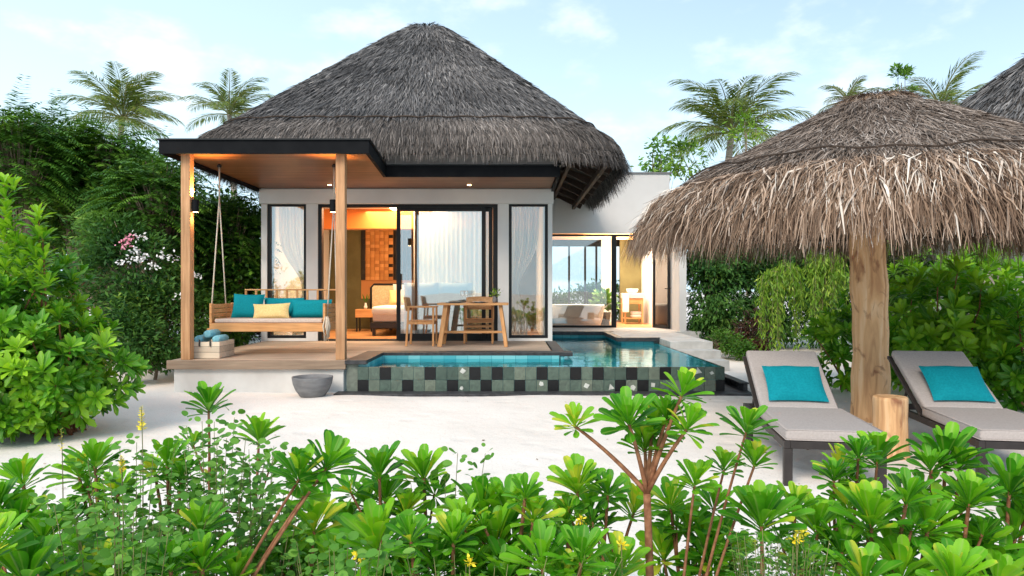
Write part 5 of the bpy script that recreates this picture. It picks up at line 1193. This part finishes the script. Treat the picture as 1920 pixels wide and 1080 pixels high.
leafy('tree', 'dark tree with feathery boughs below the tall palm', 'tree', (X(190, 15), 15), [el(190, 380, 15, 90, 100, 1.2), el(235, 318, 15.5, 50, 48, 1), el(155, 310, 15, 45, 55, .9), el(190, 280, 15.4, 24, 26, .6), el(262, 290, 15.6, 22, 18, .5)], 19000, .15, 'leaf_dark', 32, group=GT, clump=.75, tint=(.66, .22), flatz=.25)
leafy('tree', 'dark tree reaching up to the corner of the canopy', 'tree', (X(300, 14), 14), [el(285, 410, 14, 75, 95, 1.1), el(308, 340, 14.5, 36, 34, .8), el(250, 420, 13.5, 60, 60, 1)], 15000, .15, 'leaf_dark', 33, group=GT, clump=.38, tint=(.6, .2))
leafy('tree', 'mid green leafy tree seen between the post and the house, behind the swing', 'tree', (X(420, 13.5), 14), [el(440, 455, 14.2, 62, 75, .8), el(400, 430, 14.2, 45, 60, 1), el(455, 520, 13.9, 60, 70, .8), el(385, 500, 13.4, 45, 80, .8)], 20000, .12, 'leaf_mid', 34, group=GT, clump=.4, tint=(.5, .18), tmpl=WIDE)
leafy('shrub', 'dark grey-green shrub with pink and white flowers beside the deck', 'shrub', (X(270, 11.5), 11.7), [el(250, 520, 11.5, 85, 85, .8), el(300, 600, 11.2, 75, 75, .8), el(220, 450, 11.8, 60, 50, .7)], 16000, .10, 'leaf_dark', 35, tint=(.50, .14), clump=.3, trunk=.04)
leafy('shrub', 'dark low shrub under the flowering one, by the sand path', 'shrub', (X(290, 10.8), 10.8), [el(300, 645, 10.6, 55, 45, .6), el(250, 640, 10.4, 50, 60, .6)], 6000, .09, 'leaf_dark', 36, tint=(.36, .12), clump=.25, trunk=.03)
leafy('shrub', 'low mixed green shrub beside the left end of the swing', 'shrub', (X(385, 12), 12.3), [el(372, 590, 12, 40, 55, .6), el(440, 610, 13, 60, 35, .7), el(335, 560, 12.2, 40, 70, .6)], 7500, .10, 'leaf_mid', 37, tint=(.5, .15), clump=.25, trunk=.03)
leafy('shrub', 'low dark red shrub beside the house corner, under the swing', 'shrub', (X(455, 14.5), 14.6), [el(455, 628, 13.6, 42, 14, .5)], 1800, .07, 'leaf_red', 38, tint=(.5, .2), clump=.15, trunk=.02)
# background fillers left
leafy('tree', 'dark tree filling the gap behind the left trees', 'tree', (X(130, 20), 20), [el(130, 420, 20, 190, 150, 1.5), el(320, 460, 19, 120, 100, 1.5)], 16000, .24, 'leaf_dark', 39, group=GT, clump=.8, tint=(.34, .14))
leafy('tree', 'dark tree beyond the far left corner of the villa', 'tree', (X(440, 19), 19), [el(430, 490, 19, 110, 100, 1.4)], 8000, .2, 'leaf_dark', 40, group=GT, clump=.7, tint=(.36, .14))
def feathery(label, base, crowns, nf, Lf, mat, seed, tint):
    r = np.random.default_rng(seed); bx, by = base; t = thing('feathery_tree', label, 'tree', (bx, by, gz(bx, by)), 0, 'feathery trees left of the villa'); P, D, Nn, L, T = [], [], [], [], []; m = MB()
    w_ = np.array([c[3] * c[5] for c in crowns]); w_ /= w_.sum()
    for k in range(nf):
        c = crowns[r.choice(len(crowns), p=w_)]; d = unit(r.normal(0, 1, 3)); d[1] = -abs(d[1]) * .8 if r.uniform() < .75 else d[1]
        p = np.array(c[:3]) + d * np.array(c[3:6]) * r.uniform(.6, 1) ** .5; h = unit(np.array([d[0] * 1.2 + r.normal(0, .5), d[1] * .6 + r.normal(0, .4), .25 + .5 * max(d[2], 0)])); n = 13; ln = Lf * r.uniform(.6, 1.2); tt = r.normal(*tint)
        pts = [p]
        for i in range(n): h = unit(h + [0, 0, -.085]); p = p + h * ln / n; pts.append(p)
        if k % 3 == 0: m.tube([tuple(q) for q in bez([bx, by, 1.0], [(bx + pts[0][0]) / 2, by, pts[0][2] - .3], pts[0], 4)], [.03, .02, .012, .006], 4)
        side = unit(np.cross(h, [0, 0, 1.0]))
        for i in range(2, n + 1):
            tg = unit(pts[i] - pts[i - 1])
            for s_n in (-1, 1):
                P.append(pts[i]); D.append(side * s_n + tg * .55 + [0, 0, -.22 + r.normal(0, .12)]); Nn.append(np.array([0, -.1, 1]) + r.normal(0, .2, 3)); L.append(ln * .27 * (1.15 - .6 * i / n)); T.append(tt + r.normal(0, .07))
    V, Q, tn, rb = leaves(np.array(P), np.array(D), np.array(Nn), np.array(L), tmpl_simple(.26, .12), np.clip(np.array(T), 0, 1)); np_mesh('crown', V, Q, M[mat], t, tint=tn)
    m.tube([(bx, by, -.05), (bx + .05, by, 1.2), (bx, by, 2.4)], [.09, .07, .04], 8); m.build('trunk', M['bark'], t, world=True, smooth=True)
feathery('feathery light-leaved tree rising above the dark trees under the tall palm', (X(150, 14.2), 14.2), [el(160, 330, 14, 85, 75, .7), el(110, 265, 14.2, 60, 34, .6), el(215, 300, 14, 45, 50, .6)], 620, .75, 'leaf_mid', 81, (.58, .2))
feathery('feathery tree with layered boughs left of the canopy post, above the flowers', (X(290, 12.8), 12.8), [el(285, 400, 12.6, 70, 75, .6), el(300, 330, 12.8, 35, 40, .4)], 420, .62, 'leaf_mid', 82, (.50, .2))
feathery('feathery tree at the far left edge behind the big beach bush', (X(30, 13), 13), [el(30, 320, 13, 75, 80, .6), el(40, 245, 13, 50, 28, .5)], 420, .7, 'leaf_mid', 83, (.52, .2))
feathery('feathery tree seen behind the swing ropes, left of the house', (X(430, 13.6), 13.6), [el(435, 455, 13.6, 50, 85, .5), el(395, 430, 13.6, 30, 50, .4)], 380, .55, 'leaf_mid', 84, (.54, .2))
# flowers on the oleander
rf = random.Random(9)
sh = [(237, 452, 'pink'), (232, 458, 'pink'), (243, 446, 'pink'), (262, 445, 'white'), (255, 470, 'white'), (262, 478, 'white'), (252, 488, 'white'), (232, 490, 'white'), (304, 477, 'white'), (325, 483, 'white'), (287, 497, 'white'), (368, 517, 'white'), (335, 556, 'white'), (264, 485, 'white')]
FL = {'pink': [], 'white': []}
for px, py, c_ in sh:
    FL[c_].append([]); D = 10.6; c = np.array(W(px, py, D)); n = 16
    for j in range(n): FL[c_][-1].append((c + np.array([rf.gauss(0, .055), rf.gauss(0, .03), rf.gauss(0, .03)]), [rf.gauss(0, 1), rf.gauss(0, 1), rf.gauss(0, .6)], [rf.gauss(0, .3), -1, rf.gauss(0, .5)]))
shr = [o for o in C.objects if o.get('label', '').startswith('dark grey-green shrub with pink')][0]
for c_, nm in (('pink', 'pink_petal'), ('white', 'white_petal')):
  for a_ in FL[c_]:
    V, Q, tn, rb = leaves(np.array([q[0] for q in a_]), np.array([q[1] for q in a_], float), np.array([q[2] for q in a_], float), np.full(len(a_), .055), WIDE, np.full(len(a_), .5)); np_mesh('flowers', V, Q, M[nm], shr)
# right side hedge
GH = 'dark hedge right of the villa'
leafy('hedge_shrub', 'dark fine-leaved hedge shrub beside the white wall, right of the pool', 'hedge', (X(1330, 17), 17), [el(1330, 560, 16.5, 70, 105, 1), el(1315, 500, 17, 40, 60, .8), el(1370, 480, 17, 60, 60, 1)], 17000, .13, 'leaf_dark', 41, group=GH, clump=.4, droop=.5, tint=(.50, .15), trunk=.04)
leafy('hedge_shrub', 'dark hedge shrub behind the drooping yellow-green stems', 'hedge', (X(1460, 17), 17.3), [el(1450, 540, 17, 80, 120, 1), el(1430, 480, 17, 60, 55, 1)], 15000, .13, 'leaf_dark', 42, group=GH, clump=.4, droop=.5, tint=(.50, .15), trunk=.04)
leafy('hedge_shrub', 'dark hedge shrub left of the log pole', 'hedge', (X(1570, 16.5), 17.0), [el(1570, 540, 16.5, 80, 110, 1), el(1540, 470, 16.5, 60, 60, 1)], 15000, .13, 'leaf_dark', 43, group=GH, clump=.4, droop=.3, tint=(.54, .15), trunk=.04)
leafy('hedge_shrub', 'dark hedge mass behind the bushes right of the log pole', 'hedge', (X(1720, 15), 15), [el(1720, 520, 15, 90, 110, 1), el(1800, 500, 15.5, 90, 90, 1), el(1890, 480, 15, 80, 110, 1)], 17000, .15, 'leaf_mid', 44, group=GH, clump=.5, tint=(.50, .18), trunk=.05)
leafy('shrub', 'reddish brown shrub in front of the dark hedge', 'shrub', (X(1408, 14.8), 14.8), [el(1405, 625, 14.6, 34, 40, .4)], 2600, .09, 'leaf_red', 45, tint=(.5, .2), clump=.2, trunk=.02)
leafy('shrub', 'low green shrub at the foot of the hedge by the stone steps', 'shrub', (X(1350, 14.3), 14.6), [el(1350, 640, 14.2, 36, 22, .4), el(1385, 655, 13.9, 30, 14, .4)], 2600, .08, 'leaf_mid', 46, tint=(.5, .14), clump=.2, trunk=.02)
def weeping(label, px, D, x0, x1, y0, y1, seed):
    r = np.random.default_rng(seed); bx = X(px, D); z0 = gz(bx, D); t = thing('weeping_shrub', label, 'shrub', (bx, D, z0), 0, 'drooping yellow-green shrubs'); m = MB(); P, Dr, Nr = [], [], []
    for k in range(26):
        tx = r.uniform(x0, x1); ty = r.uniform(y0 + 20, y1); top = np.array(W((tx + px) / 2 + r.uniform(-10, 10), y0 + r.uniform(-10, 45), D + r.uniform(-.3, .3))); tip = np.array(W(tx, ty, D - .2 + r.uniform(-.3, .3)))
        pts = np.concatenate([bez([bx, D, z0], [bx, D, top[2]], top, 6), bez(top, [tip[0], tip[1], top[2] + .1], tip, 10)[1:]]); m.tube([tuple(p) for p in pts], list(np.linspace(.012, .003, len(pts))), 5)
        for p in pts[5:]:
            for j in range(9): P.append(p + r.normal(0, .05, 3)); Dr.append([r.normal(0, .5), r.normal(0, .5), -1]); Nr.append([r.normal(0, .5), -1, .4])
    P = np.array(P); n = len(P); V, Q, tn, rb = leaves(P, np.array(Dr), np.array(Nr), .13 * r.uniform(.6, 1.2, n), tmpl_simple(.2, .1), np.clip(r.normal(.5, .22, n), 0, 1)); np_mesh('leaves', V, Q, M['leaf_yel'], t, tint=tn); m.build('stem', M['gstem'], t, world=True)
weeping('drooping yellow-green shrub before the hedge, the left and fuller one', 1460, 13.6, 1420, 1508, 500, 650, 51)
weeping('drooping yellow-green shrub before the hedge, just left of the log pole', 1540, 13.4, 1515, 1590, 480, 650, 52)
leafy('potted_plant', 'leafy green plant standing right of the bathtub behind the glass', 'plant', (2.62, 19.0), [], 0, .1, 'leaf_mid', 53) if False else None
pp = thing('potted_plant', 'leafy green pot plant standing right of the bathtub behind the glass', 'plant', (2.52, 18.9, DT + .02)); r = np.random.default_rng(53); n = 420
a_ = r.uniform(0, 6.28, n); e = r.uniform(.1, 1.4, n); D_ = np.stack([np.cos(a_) * np.cos(e), np.sin(a_) * np.cos(e), np.sin(e)], -1); P_ = np.array([2.52, 18.9, DT + .45]) + D_ * r.uniform(.05, .42, (n, 1)) * [.8, .8, 1.1]
V, Q, tn, rb = leaves(P_, D_ - [0, 0, .3], r.normal(0, .4, (n, 3)) + [0, -.4, 1], r.uniform(.12, .24, n), SIMPLE, r.uniform(.3, .9, n)); np_mesh('leaves', V, Q, M['leaf_mid'], pp, tint=tn)
MB().lathe([(.13, 0), (.17, .3), (.18, .34), (.15, .34), (.01, .3)], 24).build('pot', M['concrete'], pp, smooth=True)
# plants outside the bathroom rear glazing
leafy('shrub', 'green garden plant seen through the bathroom behind the tub', 'shrub', (2.2, 23), [(2.3, 23, 1.0, .9, .5, .5), (1.2, 23.3, .9, .8, .5, .4), (3.2, 23.3, 1.1, .8, .5, .6)], 7000, .16, 'leaf_mid', 47, tint=(.6, .15), clump=.3, trunk=.03)
# thin tree tops at the right, above the white parapet
leafy('tree', 'thin sparse tree top above the white parapet, between the roofs', 'tree', (X(1225, 24), 24), [el(1226, 285, 24, 18, 38, .5), el(1245, 310, 24, 26, 14, .5)], 420, .20, 'leaf_mid', 48, clump=.35, tint=(.65, .15), tmpl=WIDE, trunk=.04)
leafy('tree', 'bright green small tree against the umbrella edge beside the right palm', 'tree', (X(1400, 22), 22), [el(1400, 250, 22, 26, 36, .5), el(1290, 300, 22, 45, 30, .6)], 900, .20, 'leaf_yel', 49, clump=.4, tint=(.4, .15), trunk=.05)
# ---- coconut palms
def palm(label, px, py, D, R, seed, nf=18, lean=.4, group='coconut palms against the sky', wind=.25):
    r = np.random.default_rng(seed); c = np.array(W(px, py, D)); bx = c[0] - lean; z0 = 0; t = thing('coconut_palm', label, 'palm', (bx, D, gz(bx, D)), 0, group)
    pts = bez([bx, D, 0], [bx + lean * .2, D, c[2] * .6], c, 14); MB().tube([tuple(p) for p in pts], list(np.linspace(.20, .11, 14)), 10).build('trunk', M['palmbark'], t, world=True, smooth=True)
    P, Dr, Nr, L = [], [], [], []; m = MB()
    for k in range(nf):
        az = k * 2.39996 + r.uniform(-.2, .2); f = k / nf; e = R_(86) - f * R_(92) + r.normal(0, .08); h = np.array([math.cos(az) + wind, math.sin(az), 0]); h /= np.linalg.norm(h)
        Lf = R * r.uniform(.85, 1.1); n = 34; p = c.copy(); ang = e; ps = [p.copy()]
        for i in range(n):
            ang -= (.014 + .052 * (i / n)) * (1.0 - .25 * f) * (1.1 if ang > -1.2 else 0); p = p + (h * math.cos(ang) + np.array([0, 0, math.sin(ang)])) * Lf / n; ps.append(p.copy())
        ps = np.array(ps); m.tube([tuple(q) for q in ps[::3]], list(np.linspace(.035, .006, len(ps[::3]))), 5)
        side = np.cross(h, [0, 0, 1.0])
        for i in range(4, n + 1):
            u = i / n; tg = unit(ps[i] - ps[i - 1]); ln = Lf * .28 * (math.sin(math.pi * min(1, .18 + u * .78)) ** .7 + .08)
            for s_n in (-1, 1):
                for q in range(2):
                    d = unit(side * s_n * (.8) + tg * (.55 + .5 * u) + np.array([0, 0, -.02 - .28 * r.uniform()]) + np.array([.35 * wind, 0, 0]) + r.normal(0, .07, 3)); P.append(ps[i] - (ps[i] - ps[i - 1]) * q / 2); Dr.append(d); Nr.append(np.cross(d, tg) * s_n + r.normal(0, .15, 3)); L.append(ln * r.uniform(.8, 1.1))
    n = len(P); V, Q, tn, rb = leaves(np.array(P), np.array(Dr), np.array(Nr), np.array(L), tmpl_simple(.05, .22), np.clip(r.normal(.42, .2, n), 0, 1)); np_mesh('fronds', V, Q, M['frond'], t, tint=tn); m.build('midrib', M['gstem'], t, world=True); return t
palm('tall coconut palm at the left above the dark trees', 230, 222, 32, 2.9, 61, 26, .6)
palm('coconut palm half hidden behind the left slope of the thatched roof', 430, 215, 34, 2.7, 62, 20, -.4)
palm('broad coconut palm between the villa roof and the umbrella', 1372, 250, 26, 3.0, 63, 26, .5, wind=-.1)
palm('coconut palm at the far left edge with only its top fronds in view', 12, 268, 32, 1.6, 64, 14, .3)
palm('coconut palm whose fronds rise above the umbrella, beside the far roof', 1765, 212, 24, 2.3, 65, 14, .2)
palm('coconut palm showing a little just above the umbrella, left of its tip', 1590, 192, 26, 1.5, 66, 12, .2)
leafy('tree', 'slender small-leaved tree tip above the umbrella tip', 'tree', (X(1692, 20), 20), [el(1692, 155, 20, 18, 34, .3), el(1690, 230, 20, 24, 40, .4)], 1300, .16, 'leaf_mid', 70, clump=.16, tint=(.7, .12), trunk=.03)
r = np.random.default_rng(90); n = 260; lx = r.uniform(-4.2, 4.5, n); ly = r.uniform(3.2, 9.0, n); ok = r.uniform(0, 1, n) < np.clip(.15 + np.abs(lx) / 5 + (5.0 - ly) * .2, 0.1, 1); lx, ly = lx[ok], ly[ok]; n = len(lx)
V, Q, tn, rb = leaves(np.stack([lx, ly, ground_h(lx, ly) + .006], -1), np.stack([r.normal(0, 1, n), r.normal(0, 1, n), r.uniform(0, .15, n)], -1), r.normal(0, .15, (n, 3)) + [0, 0, 1], r.uniform(.015, .05, n), WIDE, r.uniform(0, 1, n))
M['litter'] = tint_mat('litter', [(0, (.16, .09, .045)), (.6, (.34, .24, .12)), (1, (.45, .40, .16))], rough=.8)
tag(np_mesh('leaf_litter', V, Q, M['litter'], tint=tn), 'small dry fallen leaves scattered on the white sand', 'leaves', kind='stuff')
# grey tree trunk behind the right bushes
x, y = X(1832, 12), 12
t = thing('bare_tree', 'thick pale grey tree trunk under the umbrella rim, behind the right bushes', 'tree', (x, y, .04)); m = MB()
m.tube([(x - .08, y, 0), (x - .06, y, 1.0), (x + .01, y, 1.6), (x + .04, y, 2.4), (x + .1, y, 3.4)], [.5, .40, .33, .28, .25], 18); m.build('trunk', M['palmbark'], t, world=True, smooth=True)
MB().tube([(x - .65, y - .1, .9), (x - .4, y, 1.45), (x - .1, y, 1.9)], [.05, .11, .16], 9).build('root', M['bark'], t, world=True, smooth=True)
